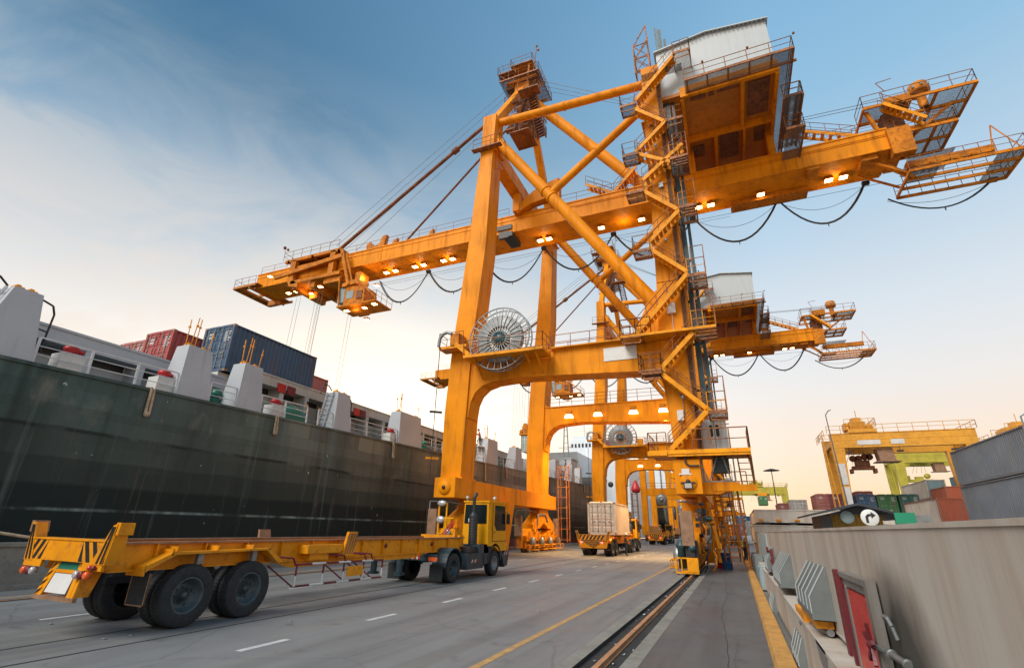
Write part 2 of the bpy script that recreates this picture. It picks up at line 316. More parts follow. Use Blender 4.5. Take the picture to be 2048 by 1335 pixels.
def mk_hull():
    m,t,b=nodes('weathered_ship_hull');L=t.links;tc=t.nodes.new('ShaderNodeTexCoord');g=t.nodes.new('ShaderNodeNewGeometry');sp=t.nodes.new('ShaderNodeSeparateXYZ');L.new(g.outputs['Position'],sp.inputs[0])
    def rg(src,a,b_,lo=0,hi=1):
        r=t.nodes.new('ShaderNodeMapRange');r.inputs[1].default_value=a;r.inputs[2].default_value=b_;r.inputs[3].default_value=lo;r.inputs[4].default_value=hi;L.new(src,r.inputs[0]);return r.outputs[0]
    def mixc(fac,a,bc,bl='MIX'):
        x=t.nodes.new('ShaderNodeMix');x.data_type='RGBA';x.blend_type=bl
        if isinstance(fac,float):x.inputs[0].default_value=fac
        else:L.new(fac,x.inputs[0])
        for i,v in ((6,a),(7,bc)):
            if isinstance(v,tuple): x.inputs[i].default_value=(*v,1)
            else: L.new(v,x.inputs[i])
        return x.outputs[2]
    def mul(a,b_):
        x=t.nodes.new('ShaderNodeMath');x.operation='MULTIPLY'
        L.new(a,x.inputs[0])
        if isinstance(b_,float):x.inputs[1].default_value=b_
        else:L.new(b_,x.inputs[1])
        return x.outputs[0]
    def nz(sc,mv,det=7,ro=.6):
        mp=t.nodes.new('ShaderNodeMapping');mp.inputs[3].default_value=mv;L.new(g.outputs['Position'],mp.inputs[0])
        n=t.nodes.new('ShaderNodeTexNoise');n.inputs['Scale'].default_value=sc;n.inputs['Detail'].default_value=det;n.inputs['Roughness'].default_value=ro;L.new(mp.outputs[0],n.inputs[0]);return n.outputs[0]
    # green-grey paint near the stern worn to brown-grey towards the bow
    c=mixc(rg(sp.outputs[1],9,26),(.090,.155,.150),(.195,.185,.140))
    c=mixc(rg(sp.outputs[1],26,44,0,.7),c,(.235,.190,.150))
    c=mixc(rg(sp.outputs[1],45,70,0,.8),c,(.33,.25,.20))
    cmb=t.nodes.new('ShaderNodeCombineXYZ');L.new(sp.outputs[1],cmb.inputs[0]);L.new(sp.outputs[2],cmb.inputs[1])
    br=t.nodes.new('ShaderNodeTexBrick');br.inputs['Scale'].default_value=1;br.inputs['Brick Width'].default_value=4.3;br.inputs['Row Height'].default_value=.92;br.inputs['Mortar Size'].default_value=.012;br.inputs['Bias'].default_value=0
    br.inputs['Color1'].default_value=(.52,.52,.52,1);br.inputs['Color2'].default_value=(1.30,1.30,1.25,1);br.inputs['Mortar'].default_value=(.6,.6,.6,1)
    L.new(cmb.outputs[0],br.inputs[0]);c=mixc(.75,c,br.outputs[0],'MULTIPLY')
    c=mixc(rg(nz(.42,(0,.55,.09),6),.40,.60,.72,0),c,(.035,.052,.042))       # broad dark curtains
    c=mixc(rg(nz(.5,(0,1.0,.16),5),.55,.68,0,.55),c,(.12,.165,.155))          # greenish touch-up paint
    c=mixc(rg(nz(.9,(0,.8,.5),5),.56,.70,0,.5),c,(.26,.24,.20))
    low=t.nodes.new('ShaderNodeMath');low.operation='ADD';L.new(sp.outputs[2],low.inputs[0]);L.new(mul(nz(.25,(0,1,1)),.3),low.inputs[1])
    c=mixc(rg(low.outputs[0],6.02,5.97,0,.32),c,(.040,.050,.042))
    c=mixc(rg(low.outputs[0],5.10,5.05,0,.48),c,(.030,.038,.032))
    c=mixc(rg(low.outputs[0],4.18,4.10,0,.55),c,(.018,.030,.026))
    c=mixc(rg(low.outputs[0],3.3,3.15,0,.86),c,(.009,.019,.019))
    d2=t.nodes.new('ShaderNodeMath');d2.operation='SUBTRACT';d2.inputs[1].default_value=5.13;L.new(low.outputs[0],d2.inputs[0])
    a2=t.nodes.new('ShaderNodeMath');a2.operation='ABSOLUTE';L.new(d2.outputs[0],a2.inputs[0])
    c=mixc(mul(rg(a2.outputs[0],.03,.11,1,0),rg(nz(.2,(0,1,1)),.42,.52,.0,.85)),c,(.012,.016,.014))  # shadow line of a plate lap, painted into the hull colour
    c=mixc(rg(nz(.7,(0,2.0,.12)),.56,.72,0,.6),c,(.02,.025,.022))      # run marks
    c=mixc(rg(nz(.8,(0,2.2,.10)),.58,.74,0,.45),c,(.22,.27,.25))
    c=mixc(rg(nz(1.2,(0,2.6,.10)),.62,.74,0,.6),c,(.24,.14,.08))     # rust runs
    c=mixc(rg(nz(3.0,(0,1,.6),3),.715,.735,0,.8),c,(.50,.55,.55))       # scuffs
    # scraped pale line where the fenders rub
    d=t.nodes.new('ShaderNodeMath');d.operation='SUBTRACT';d.inputs[1].default_value=2.26;L.new(sp.outputs[2],d.inputs[0])
    ab=t.nodes.new('ShaderNodeMath');ab.operation='ABSOLUTE';L.new(d.outputs[0],ab.inputs[0])
    c=mixc(mul(rg(ab.outputs[0],.02,.075,1,0),rg(nz(.6,(0,1,1)),.42,.6,.05,.85)),c,(.30,.38,.37))
    c=mixc(rg(sp.outputs[2],.95,.85),c,(.12,.035,.04))
    L.new(c,b.inputs['Base Color']);b.inputs['Roughness'].default_value=.62;b.inputs['Specular IOR Level'].default_value=.22
    bp=t.nodes.new('ShaderNodeBump');bp.inputs['Strength'].default_value=.35;bp.inputs['Distance'].default_value=.12;L.new(nz(.35,(0,1,1.6),4),bp.inputs['Height']);L.new(bp.outputs[0],b.inputs['Normal'])
    return m
M['hull']=mk_hull()
def railing(mb,pts,h=1.05,r=.028,step=1.6,mid=1,m=0,kick=0):
    """handrail along a polyline pts"""
    for a,b in zip(pts[:-1],pts[1:]):
        a=Vector(a);b=Vector(b);d=(b-a).length;n=max(1,round(d/step))
        for i in range(n+1):
            p=a.lerp(b,i/n); mb.tube(p,p+Vector((0,0,h)),r,5,m,caps=False)
        mb.tube(a+Vector((0,0,h)),b+Vector((0,0,h)),r,5,m)
        for k in range(mid): mb.tube(a+Vector((0,0,h*(k+1)/(mid+1))),b+Vector((0,0,h*(k+1)/(mid+1))),r*.75,5,m)
        if kick: mb.beam(a+Vector((0,0,.07)),b+Vector((0,0,.07)),.015,.14,m)
def flight(mb,p,q,w,n=None,m=0,mr_=1,wd=(0,1,0),rail=True,both=True):
    """stair flight from p to q (stringer feet), width w along wd"""
    p=Vector(p);q=Vector(q);wd=Vector(wd);n=n or max(3,int(abs(q.z-p.z)/.24))
    for s_ in (0,w): mb.beam(p+wd*s_,q+wd*s_,.05,.26,m)
    for i in range(1,n): 
        c=p.lerp(q,i/n); hd=Vector((q.x-p.x,q.y-p.y,0)); hd=hd.normalized()*.12 if hd.length>.1 else Vector((.12,0,0))
        mb.beam(c-hd+wd*(w/2),c+hd+wd*(w/2),w-.05,.03,m,up=(0,0,1))
    if rail:
        for s_ in ((0,w) if both else (0,)):
            k=max(2,round((q-p).length/1.1));h=Vector((0,0,.98))
            mb.tube(p+wd*s_+h,q+wd*s_+h,.026,5,mr_);mb.tube(p+wd*s_+h*.5,q+wd*s_+h*.5,.02,5,mr_)
            for i in range(k+1):
                c=p.lerp(q,i/k)+wd*s_; mb.tube(c,c+h,.024,5,mr_,caps=False)
def seg(p,q,t): return Vector(p).lerp(Vector(q),t)
# ================================================================== SETTING
def sheet(name,x0,x1,y0,y1,z,mt): return tag(MB().box(x0,x1,y0,y1,z-.003,z).build(name,mt),kind='structure')
g=MB()
def strip(mb,x0,x1,y0,y1,z0,z1,m): mb.add([(x0,y0,z0),(x1,y0,z1),(x1,y1,z1),(x0,y1,z0)],[(0,1,2,3)],m)
Y0,Y1=-60,2600
strip(g,-20.6,-2.62,Y0,Y1,0,0,0); strip(g,-2.62,-2.62001,Y0,Y1,0,-.07,1); strip(g,-2.62,-1.96,Y0,Y1,-.07,-.07,1); strip(g,-1.96001,-1.96,Y0,Y1,-.07,0,1)
strip(g,-1.96,.29,Y0,Y1,0,0,2); strip(g,.29,1800,Y0,Y1,0,0,0); strip(g,-20.6,-20.6001,Y0,Y1,0,-4,2)
tag(g.build('ground',[M['road'],M['trench'],M['apron']]),kind='structure')
wm,t_,b_=nodes('dark_harbour_water'); b_.inputs['Base Color'].default_value=(.02,.05,.05,1); b_.inputs['Roughness'].default_value=.12
bp=t_.nodes.new('ShaderNodeBump'); nz_=t_.nodes.new('ShaderNodeTexNoise'); nz_.inputs['Scale'].default_value=1.5; t_.links.new(nz_.outputs[0],bp.inputs['Height']); t_.links.new(bp.outputs[0],b_.inputs['Normal']); bp.inputs['Strength'].default_value=.4
w_=MB(); strip(w_,-1800,-20.6,Y0,Y1,-1.6,-1.6,0); tag(w_.build('water',wm),kind='structure')
sheet('trench_edge_concrete',-2.86,-2.62,Y0,600,.004,M['conc']); sheet('trench_edge_concrete',-1.96,-1.70,Y0,600,.004,M['conc'])
def crane_rail(x,y0,y1,z,m):
    mb=MB(); mb.prism([(x-.05,z),(x+.05,z),(x+.045,z+.08),(x-.045,z+.08)],'Y',y0,y1)
    mb.box(x-.075,x+.075,y0,y1,z-.005,z+.012)
    return tag(mb.build('crane_rail',m),kind='structure')
crane_rail(-2.29,Y0,600,-.062,M['railst'])
sheet('rail_strip',-17.5,-17.1,Y0,600,.004,M['trench']); tag(MB().box(-17.34,-17.26,Y0,600,.005,.012).build('crane_rail',M['railst']),kind='structure')
for x in (-11.08,-9.86): sheet('road_groove',x-.03,x+.03,Y0,600,.004,M['trench'])
sheet('yellow_line',-4.02,-3.88,Y0,400,.004,M['ywn'])
sheet('edge_line',-17.98,-17.86,Y0,60,.004,M['ywn'])
for k in range(-3,24): 
    sheet('white_dash',-7.92,-7.78,6.95+k*3.33,8.0+k*3.33,.004,M['wln'])
    sheet('white_dash',-13.66,-13.54,6.9+k*3.33,7.9+k*3.33,.004,M['wln'])
k_=MB(); k_.prism([(.29,0),(.60,0),(.60,.10),(.33,.10)],'Y',Y0,200); tag(k_.build('kerb',M['kerby']),kind='structure')
k_=MB(); k_.box(-20.62,-20.25,15.2,220,-.5,.28); tag(k_.build('quay_kerb',M['conc']),kind='structure')
for (x,y,l) in ((-.35,9,22),(-1.25,17,9)):   # tar-sealed cracks
    b=MB(); px,py=x,y
    for i in range(int(l*2)):
        qx,qy=px+random.uniform(-.05,.05),py+.5; b.add([(px-.006,py,.0035),(px+.006,py,.0035),(qx+.006,qy,.0035),(qx-.006,qy,.0035)],[(0,1,2,3)]); px,py=qx,qy
    tag(b.build('sealed_crack',M['trench']),kind='structure')
# litter in the rail trench
for i in range(46):
    y=5+random.random()**1.5*30; x=-2.29+random.choice((-1,1))*(.12+random.random()*.16)
    mb=MB(); s_=.02+.03*random.random(); a=random.random()*3
    mb.add([(x+s_*math.cos(a),y+s_*math.sin(a),-.055),(x-s_*math.sin(a),y+s_*1.4*math.cos(a),-.045),(x-s_*math.cos(a),y-s_*math.sin(a),-.055),(x+s_*math.sin(a),y-s_*1.3*math.cos(a),-.03)],[(0,1,2,3)])
    if i==0: lit=MB()
    lit.add(mb.v,[(0,1,2,3)])
for (x,y) in ((-12.9,6.7),(-10.6,6.4),(-10.5,6.8),(-9.2,9.3),(-6.2,18),(-5,13.5)):
    lit.add([(x,y,.006),(x+.07,y+.03,.02),(x+.05,y+.09,.006),(x-.02,y+.05,.012)],[(0,1,2,3)])
tag(lit.build('litter',M['litter']),'scraps of pale litter lying in the rail trench and on the road','litter',kind='stuff')
# low quay wall at far left
q=MB(); q.box(-20.3,-19.8,-12,15,.0,1.16); q.box(-20.34,-19.72,-12,15.03,1.16,1.26); q.box(-19.8,-19.45,-12,15,0,.14)
q=single(q,'quay_wall',M['conc'],'low pale concrete quay wall behind the rear of the empty yellow trailer','wall')

# ================================================================== SHIP-TO-SHORE CRANE
def make_crane():
    C=thing('container_crane','nearest tall orange quay crane straddling the road, bright yellow-orange with a big cable reel','crane',(-9.5,39,0),'orange ship-to-shore cranes along the quay')
    O=M['orange']
    # --- legs
    def taper(mb,secs): # secs: (z,x0,x1,y0,y1)
        for a,b in zip(secs[:-1],secs[1:]):
            f=lambda s:[(s[1],s[3],s[0]),(s[2],s[3],s[0]),(s[2],s[4],s[0]),(s[1],s[4],s[0])]
            mb.hexa(f(a),f(b))
    for yf in (30.2,46.4):
        yb=yf+1.9
        mb=MB(); taper(mb,[(5.0,-18.3,-16.75,yf,yb),(9.5,-18.35,-16.6,yf,yb),(14.2,-18.1,-16.45,yf,yb),(22.9,-17.3,-15.7,yf,yb),(32.6,-16.62,-15.45,yf+.05,yb-.1),(36.9,-16.55,-15.3,yf+.1,yb-.2)])
        mb.box(-18.4,-16.6,yf-.06,yb+.06,5.0,5.12); mb.box(-16.75,-15.2,yf-.02,yb,32.9,33.0)
        mb.build('leg',O,C)
        mb=MB(); taper(mb,[(5.7,-2.65,-1.35,yf+.02,yb-.1),(9.2,-2.9,-1.2,yf+.02,yb-.1),(13.6,-2.95,-1.05,yf+.02,yb-.1),(21,-2.72,-1.02,yf+.05,yb-.2),(36.6,-2.45,-1.15,yf+.1,yb-.3)])
        for z in (17.3,25,31): mb.box(-2.8,-1.0,yf-.02,yb-.05,z,z+.06)
        mb.build('leg',O,C)
        # portal beam with curved haunches
        P=[(-17.4,14.15),(-15.5,13.35),(-3.6,13.55),(-2.0,14.5),(-2.0,9.2),(-2.9,9.6),(-3.05,10.6),(-3.3,11.1),(-3.8,11.33),(-5,11.42),(-9,11.62),(-12.6,11.8),(-14.7,11.66),(-15.5,11.42),(-16.05,10.95),(-16.35,10.3),(-16.5,9.2),(-17.4,9)]
        mb=MB(); mb.prism(P,'Y',yf+.15,yb-.25); mb.box(-16.4,-3.2,yf+.08,yb-.18,13.42,13.5); mb.build('portal_beam',O,C)
        # upper ties and braces
        y=yf+.9
        mb=MB(); mb.tube((-15.9,y,36.5),(-2.3,y,35.7),.36,16); mb.tube((-9.2,y,36.11),(-9.05,y,36.1),.42,16); mb.build('tie_tube',O,C)
        mb=MB(); mb.tube((-15.6,y,34.6),(-2.4,y,15.2),.46,18)
        for t in (.36,.40): c=seg((-15.6,y,34.6),(-2.4,y,15.2),t); d=(Vector((-2.4,y,15.2))-Vector((-15.6,y,34.6))).normalized()*.06; mb.tube(c-d,c+d,.53,18)
        mb.build('diagonal_brace',O,C)
        mb=MB(); mb.tube((-10.5,y,27.2),(-2.5,y,33.4),.32,14); mb.tube((-6.6,y,30.25),(-6.5,y,30.33),.37,14); mb.build('diagonal_brace',O,C)
        mb=MB(); mb.tube((-4.2,y+.0,13.5),(-8.4,y,13.5),.01,4)
        # lower diagonal: portal to waterside leg (far side only in view)
    # gusset plates where the long brace lands
    for yf in (30.2,46.4):
        mb=MB(); mb.prism([(-4.9,13.5),(-2.7,13.5),(-2.7,17.2),(-3.3,16.8)],'Y',yf+.6,yf+1.2); mb.build('gusset',O,C)
    # --- sill beams
    for x0,x1,z0,z1 in ((-18.05,-16.5,3.75,5.0),(-2.75,-1.38,3.9,5.7)):
        mb=MB(); mb.box(x0,x1,29.1,50,z0,z1); 
        for y in (33.5,37,41,45): mb.box(x0-.01,x1+.012,y,y+.05,z0-.01,z1+.01)
        xc=(x0+x1)/2; mb.lathe([(0,-.10),(.42,-.10),(.44,-.06),(.44,0)],(xc,29.1,z0+.62),'Y',24); mb.lathe([(0,-.16),(.12,-.16),(.12,-.05)],(xc,29.1,z0+.62),'Y',12,m=1)
        mb.build('sill_beam',[O,M['dark']],C)
    # --- cross girders over the boom (along the quay)
    mb=MB(); mb.box(-16.45,-15.35,31.5,47,32.5,34.0); 
    for s in (1,-1):
        yc=38.9; mb.prism([(yc+s*8,34.2),(yc+s*8,31.2),(yc+s*6.3,32.4),(yc+s*5.2,32.55)],'X',-16.4,-15.4)
    mb.box(-16.1,-15.4,36.3,36.9,30.5,32.5); mb.box(-16.1,-15.4,40.3,40.9,30.5,32.5)
    mb.build('cross_girder',O,C)
    mb=MB(); mb.box(-2.5,-1.2,32,46.5,30.75,32.1); mb.box(-2.4,-1.3,36.2,36.95,28.2,30.75); mb.box(-2.4,-1.3,40.3,41,28.2,30.75); mb.build('cross_girder',O,C)
    # curved bracket between leg and boom hinge
    mb=MB(); mb.prism([(-15.7,31.0),(-15.7,30.3),(-14.2,31.0),(-12.6,31.2),(-12.4,30.55),(-11.4,30.55),(-11.4,33.2),(-12.3,33.0),(-14,32.4)],'Y',36.4,37.2); mb.build('hinge_bracket',O,C)
    # --- apex frame
    A=(-15.9,38.9,48.0)
    for ye in (31.1,47.3):
        mb=MB(); mb.beam((-15.95,ye,36.6),(A[0],A[1]+(-.9 if ye<38 else .9),A[2]),.75,.75); mb.build('apex_strut',O,C)
    mb=MB(); mb.box(-16.7,-15.0,37.4,40.4,47.2,48.4); mb.box(-16.5,-15.2,37.6,40.2,44.6,45.2); mb.box(-17.6,-14.0,37.0,37.2,48.4,48.6); mb.box(-17.6,-14.0,40.6,40.8,48.4,48.6)
    for x in (-16.9,-15.2):
        for y in (37.5,40): mb.beam((x,y,48.4),(x+.2,y,51.2),.16,.16)
    for y in (37.9,38.9,39.9): mb.lathe([(0,-.12),(.62,-.12),(.62,.12),(0,.12)],(-16.6,y,49.1),'Y',20)
    mb.box(-17.2,-14.6,37.3,40.5,51.1,51.25); mb.box(-18.0,-17.0,38,40,48.7,49.8)
    mb.build('sheave_block',M['orange2'],C)
    mb=MB()
    for q_ in ((-18.3,-13.6,36.6,41.2,48.62,48.7),(-17.6,-14.2,36.9,37.5,45.2,45.26),(-17.6,-14.2,36.9,41,43.4,43.46)):
        mb=MB(); mb.box(*q_); mb.build('apex_platform',M['grate'],C)
    mb=MB(); 
    for z,x0,x1,y0,y1 in ((48.7,-18.3,-13.6,36.6,41.2),(51.25,-17.2,-14.6,37.2,40.6),(45.26,-17.6,-14.2,36.8,41),(43.46,-17.6,-14.2,36.8,41)):
        railing(mb,[(x0,y0,z),(x1,y0,z),(x1,y1,z),(x0,y1,z),(x0,y0,z)],step=1.2)
        mb.beam((x0,y0,z-.08),(x1,y0,z-.08),.08,.16);mb.beam((x1,y0,z-.08),(x1,y1,z-.08),.08,.16)
    mb.tube((-14.3,37,49),(-13.9,36.9,52.6),.05,6); mb.ball((-13.9,36.9,52.6),.14); mb.ball((-13.7,36.9,51.9),.14)
    mb.build('guard_rail',M['rail'],C)
    mb=MB()
    for p_,q_,w_ in (((-14.6,36.4,45.2),(-15.2,33.6,41.2),.7),((-14.9,35.9,43.3),(-14.9,33.4,37.0),.6),((-14.2,38.5,48.6),(-14.2,36.2,45.2),.7),((-13.3,33.0,40.9),(-12.9,34.8,36.9),.8)):
        mb=MB(); flight(mb,p_,q_,w_,wd=(1,0,0)); mb.build('stair_flight',[M['rusty'],M['rail']],C)
    mb=MB(); mb.box(-14.0,-12.0,32.0,33.1,40.8,40.9); railing(mb,[(-14,32,40.9),(-12,32,40.9),(-12,33.1,40.9)],step=.8); mb.build('landing',[M['rail']],C)
    mb=MB(); mb.box(-18.6,-16.6,36.8,38.0,50.1,50.16); railing(mb,[(-16.6,36.8,50.16),(-18.6,36.8,50.16),(-18.6,38,50.16)],step=.7); mb.beam((-18.6,36.8,50.1),(-17,37.5,48.8),.1,.1); mb.build('landing',[M['rail']],C)
    mb=MB(); mb.box(-17.5,-14.8,36.9,37.5,41.6,41.7); railing(mb,[(-17.5,36.9,41.7),(-14.8,36.9,41.7)],step=.7); mb.beam((-16.2,38.5,48.0),(-16.2,37.2,41.0),.3,.4); mb.build('landing',[M['rail']],C)
    mb=MB(); railing(mb,[(-17.2,29.8,32.9),(-14.6,29.8,32.9),(-14.6,32.6,32.9)],step=.9); mb.box(-17.3,-14.5,29.7,30.2,32.8,32.9); mb.build('landing',M['rail'],C); mb=MB(); railing(mb,[(-15.2,33,37),(-13.2,33,37),(-13.2,35.5,37)],step=.9); mb.box(-15.2,-13.2,33,35.5,36.9,37)
    mb.build('landing',M['rail'],C)
    # --- stays
    for dy in (-.9,):
        mb=MB(); mb.tube((-16.3,38.9+dy,47.2),(-38.9,38.6+dy,32.0),.2,10); mb.tube(seg((-16.3,38,47.2),(-38.9,37.7,32.0),.33),seg((-16.3,38,47.2),(-38.9,37.7,32.0),.36),.36,10)
        mb.tube((-16.2,38.9-dy,47.2),(-31,38.6-dy,32.2),.12,8); mb.build('boom_stay',M['rusty'],C)
    mb=MB(); mb.tube((-15.4,38.7,47.0),(-3.4,38.7,31.0),.55,18); mb.tube(seg((-15.4,38.7,47),(-3.4,38.7,31),.16),seg((-15.4,38.7,47),(-3.4,38.7,31),.165),.62,18); mb.build('back_stay',O,C)
    for k,(x,z) in enumerate(((-40.5,33.0),(-40,33.0),(-39.2,32.6),(-38,32.6))):
        mb=MB(); mb.tube((-16.5,37.6+k*.7,49.2),(x,37.6+k*.6,z),.028,4); mb.build('wire_rope',M['rope'],C)
    for k in range(3):
        mb=MB(); mb.tube((-15.6,37.9+k*.8,49.6),(2.2,38.3+k*.8,37.5+k*.6),.03,4); mb.build('wire_rope',M['rope'],C)
    for k in range(2):
        mb=MB(); mb.tube((8.0,37.6+k,34.0+k*.6),(17.2,37.6+k,33.6+k*.5),.03,4); mb.build('wire_rope',M['rope'],C)
    # --- boom
    mb=MB(); mb.box(-50.8,14.1,37.0,40.25,28.62,30.42); mb.box(-50.8,14.15,36.93,40.32,30.42,30.55); mb.box(-50.8,14.1,36.955,37.0,29.95,29.99); mb.box(-10,14.1,36.955,37.0,29.80,29.83)
    for x in range(-48,14,4): mb.box(x,x+.05,36.97,40.28,28.6,30.44)
    mb.box(-50.8,14,36.9,37.02,28.56,28.66); mb.box(-50.8,14,40.23,40.36,28.56,28.66)
    mb.build('boom',[O],C)
    for q_ in ((3.1,8.9,39.4,40.6,28.15,28.58),(12.2,13.2,37.2,38.4,28.2,28.6),(8.6,9.4,37.0,38.2,28.3,28.6)):
        mb=MB(); mb.box(*q_); mb.build('underside_box',M['orange2'],C)
    # bumper dark patch near hinge
    mb=MB(); mb.box(-17.6,-16.6,36.6,36.9,27.9,28.6); mb.box(-18.0,-16.4,36.85,36.93,29.0,29.5); mb.box(-17.2,-16.2,36.6,38.8,28.0,28.5); mb.build('hinge_stop',M['dark'],C)
    for p_,st_ in (([(-50.4,37.05,30.55),(-16.8,37.05,30.55)],2.1),([(-14.5,37.05,30.55),(-3,37.05,30.55)],2.1),([(8.5,37.05,30.55),(13.6,37.05,30.55)],2.1),([(-50.4,40.2,30.55),(13.6,40.2,30.55)],3)):
        mb=MB(); railing(mb,p_,h=.95,step=st_,r=.022); mb.build('guard_rail',M['rail'],C)
    # boom latch horns
    mb=MB(); mb.prism([(-34.9,30.55),(-32.6,30.55),(-32.3,32.6),(-32.9,32.5),(-33.2,31.6),(-33.9,31.4),(-34.5,32.1),(-35.0,31.9)],'Y',37.8,38.3); mb.prism([(-31.4,30.55),(-30.6,30.55),(-30.5,31.6),(-31,31.3)],'Y',37.5,37.9); mb.prism([(-26.4,30.55),(-25.9,30.55),(-25.9,31.7),(-26.3,31.4)],'Y',37.5,37.9); mb.build('latch_horn',M['orange2'],C)
    # boom tip platform
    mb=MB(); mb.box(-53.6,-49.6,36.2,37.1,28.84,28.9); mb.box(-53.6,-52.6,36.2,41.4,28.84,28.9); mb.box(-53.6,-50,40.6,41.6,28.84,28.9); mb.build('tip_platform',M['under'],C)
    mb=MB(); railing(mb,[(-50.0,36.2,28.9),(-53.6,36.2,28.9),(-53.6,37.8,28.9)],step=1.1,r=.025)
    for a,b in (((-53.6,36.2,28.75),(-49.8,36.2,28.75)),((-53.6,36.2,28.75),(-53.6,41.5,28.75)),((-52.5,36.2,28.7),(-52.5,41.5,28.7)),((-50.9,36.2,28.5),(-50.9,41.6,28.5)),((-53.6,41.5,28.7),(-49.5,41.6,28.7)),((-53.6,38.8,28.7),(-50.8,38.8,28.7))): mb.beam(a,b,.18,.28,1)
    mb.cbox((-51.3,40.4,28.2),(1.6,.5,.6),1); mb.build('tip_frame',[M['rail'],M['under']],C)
    # --- trolley with operator cab and ropes
    T=MB()
    T.box(-45.6,-37.2,36.2,36.5,30.7,31.0); T.box(-45.6,-37.2,40.7,41.0,30.7,31.0); T.box(-45.6,-37.2,36.2,41,31.0,31.08)
    for x in (-45.2,-41.5,-37.6): T.box(x,x+.3,36.2,41,30.7,30.95)
    T.box(-44.8,-38.2,36.45,36.75,29.6,30.1); T.box(-44.6,-43.8,36.2,36.7,28.0,30.8); T.box(-38.6,-37.9,36.2,36.7,27.6,30.9)
    T.beam((-46.6,36.1,28.9),(-36.5,36.1,29.9),.25,.5); T.beam((-36.8,36.1,30.6),(-35.1,36.1,25.9),.25,.35); T.beam((-36.3,36.3,30.2),(-34.8,36.3,26.2),.12,.2)
    T.box(-43.8,-36.6,36.0,41.2,27.5,27.9); T.box(-43.6,-43,36.2,41,26.9,27.5); T.box(-41,-40.3,36.3,41,26.7,27.5); T.box(-39,-36.5,36.3,37.2,26.8,27.5); T.box(-42.6,-41.4,38,39.5,26.3,27.3)
    T.prism([(-44.4,28.2),(-43.4,28.2),(-43.4,27.9),(-42.6,27.4),(-42.6,26.9),(-44.0,27.3)],'Y',36.0,36.25); T.box(-40,-39,39.5,40.6,26.2,27.2)
    for k in range(6): T.cbox((-44.5+k*1.2,37.6,31.35),(.7,1.1,.5))
    for x in (-44.2,-42.9,-40.6,-38.8): T.lathe([(0,-.08),(.42,-.08),(.42,.08),(0,.08)],(x,38.2,31.3),'Y',14)
    T=T.build('trolley',M['orange2'],C)
    mb=MB(); railing(mb,[(-37.4,36.1,31.05),(-45.8,36.1,31.05),(-45.8,40.9,31.05)],step=1.3,r=.026); mb.tube((-45.8,36.1,32.1),(-45.9,36,32.8),.03,5); mb.ball((-45.9,36,32.8),.2); mb.ball((-45.3,36,32.4),.16); mb.build('guard_rail',M['rail'],T)
    cb=MB(); cb.hexa([(-35.6,36.3,23.7),(-32.9,36.3,23.5),(-32.9,38.3,23.5),(-35.6,38.3,23.7)],[(-35.6,36.3,25.9),(-33.0,36.3,25.5),(-33.0,38.3,25.5),(-35.6,38.3,25.9)]); cb.box(-36.1,-31.0,35.9,38.6,23.28,23.42); cb.box(-34.8,-34.1,36.6,38,25.7,27.6); cb.prism([(-36.0,25.75),(-34.2,25.95),(-32.4,25.3),(-32.5,25.7),(-34.2,26.45),(-36.0,26.2)],'Y',36.1,36.3)
    cb.prism([(-35.2,23.28),(-32.6,23.28),(-33.4,22.8),(-34.6,22.8)],'Y',36.4,38.0); cb.beam((-32.9,36.1,25.4),(-30.9,35.95,23.5),.07,.16); cb.beam((-36.0,36.1,23.4),(-36.6,36.2,27.2),.1,.16); cb.box(-33.9,-33.2,36.2,36.3,24.1,25.0,1)
    cb=cb.build('operator_cab',[M['orange2'],M['rusty']],T)
    mb=MB(); mb.box(-36.5,-35.64,36.3,38.3,24.0,25.7); mb.box(-35.3,-34.4,36.26,36.29,24.3,25.2); mb.build('window',M['glassblue'],cb)
    mb=MB(); railing(mb,[(-32.9,35.9,23.42),(-31.0,35.9,23.42),(-31.0,38.6,23.42)],step=.8,r=.025); mb.build('guard_rail',M['rail'],cb)
    for x,y in ((-43.6,37.2),(-43.0,37.2),(-43.6,39.9),(-43.0,39.9),(-41.2,38.5),(-40.2,37.2),(-39.7,37.2),(-38,39.9),(-37.5,39.9)):
        mb=MB(); mb.tube((x,y,27.6),(x-.4,y,13),.022,4); mb.build('hoist_rope',M['rope'],T)
    # --- floodlights
    def flood(x,y,z,tilt=0,s=1.0,p=C):
        h=MB(); h.cbox((x,y,z+.13*s),(.62*s,.5*s,.2*s)); h.cbox((x,y,z+.26*s),(.1,.1,.2))
        o=h.build('floodlight',M['orange2'],p); h=MB(); h.cbox((x,y,z+.015),(.52*s,.42*s,.03)); h.build('lamp_lens',M['lamp'],o)
    for x in (-47.3,-46.0,-32.6,-31.4,-28.8,-27.7,-25.2,-24.1,-14.2,-13.3,-8.1,-4.4,.5,1.5,5.4,10.3,11.3): flood(x,39.0,28.32)
    for x,y,z in ((-42.3,38,26.9),(-35.2,36.6,23.0),(-33.9,38.3,22.5),(-32.9,36.6,23.0),(-31.3,36.2,23.0),(-47.6,36.2,29.3),(-39.2,36.2,26.4),(-34.8,40.2,27.7)): flood(x,y,z,0,.9,T)
    for x in (-13.8,-10.9,-7.5,-4.8):
        h=MB(); h.box(x-.3,x+.3,46.05,46.3,12.5,12.9); o=h.build('floodlight',M['orange2'],C); h=MB(); h.hexa([(x-.42,45.95,12.2),(x+.42,45.95,12.2),(x+.42,46.35,12.2),(x-.42,46.35,12.2)],[(x-.3,46.02,12.5),(x+.3,46.02,12.5),(x+.3,46.3,12.5),(x-.3,46.3,12.5)]); h.build('lamp_lens',M['lampdim'],o)
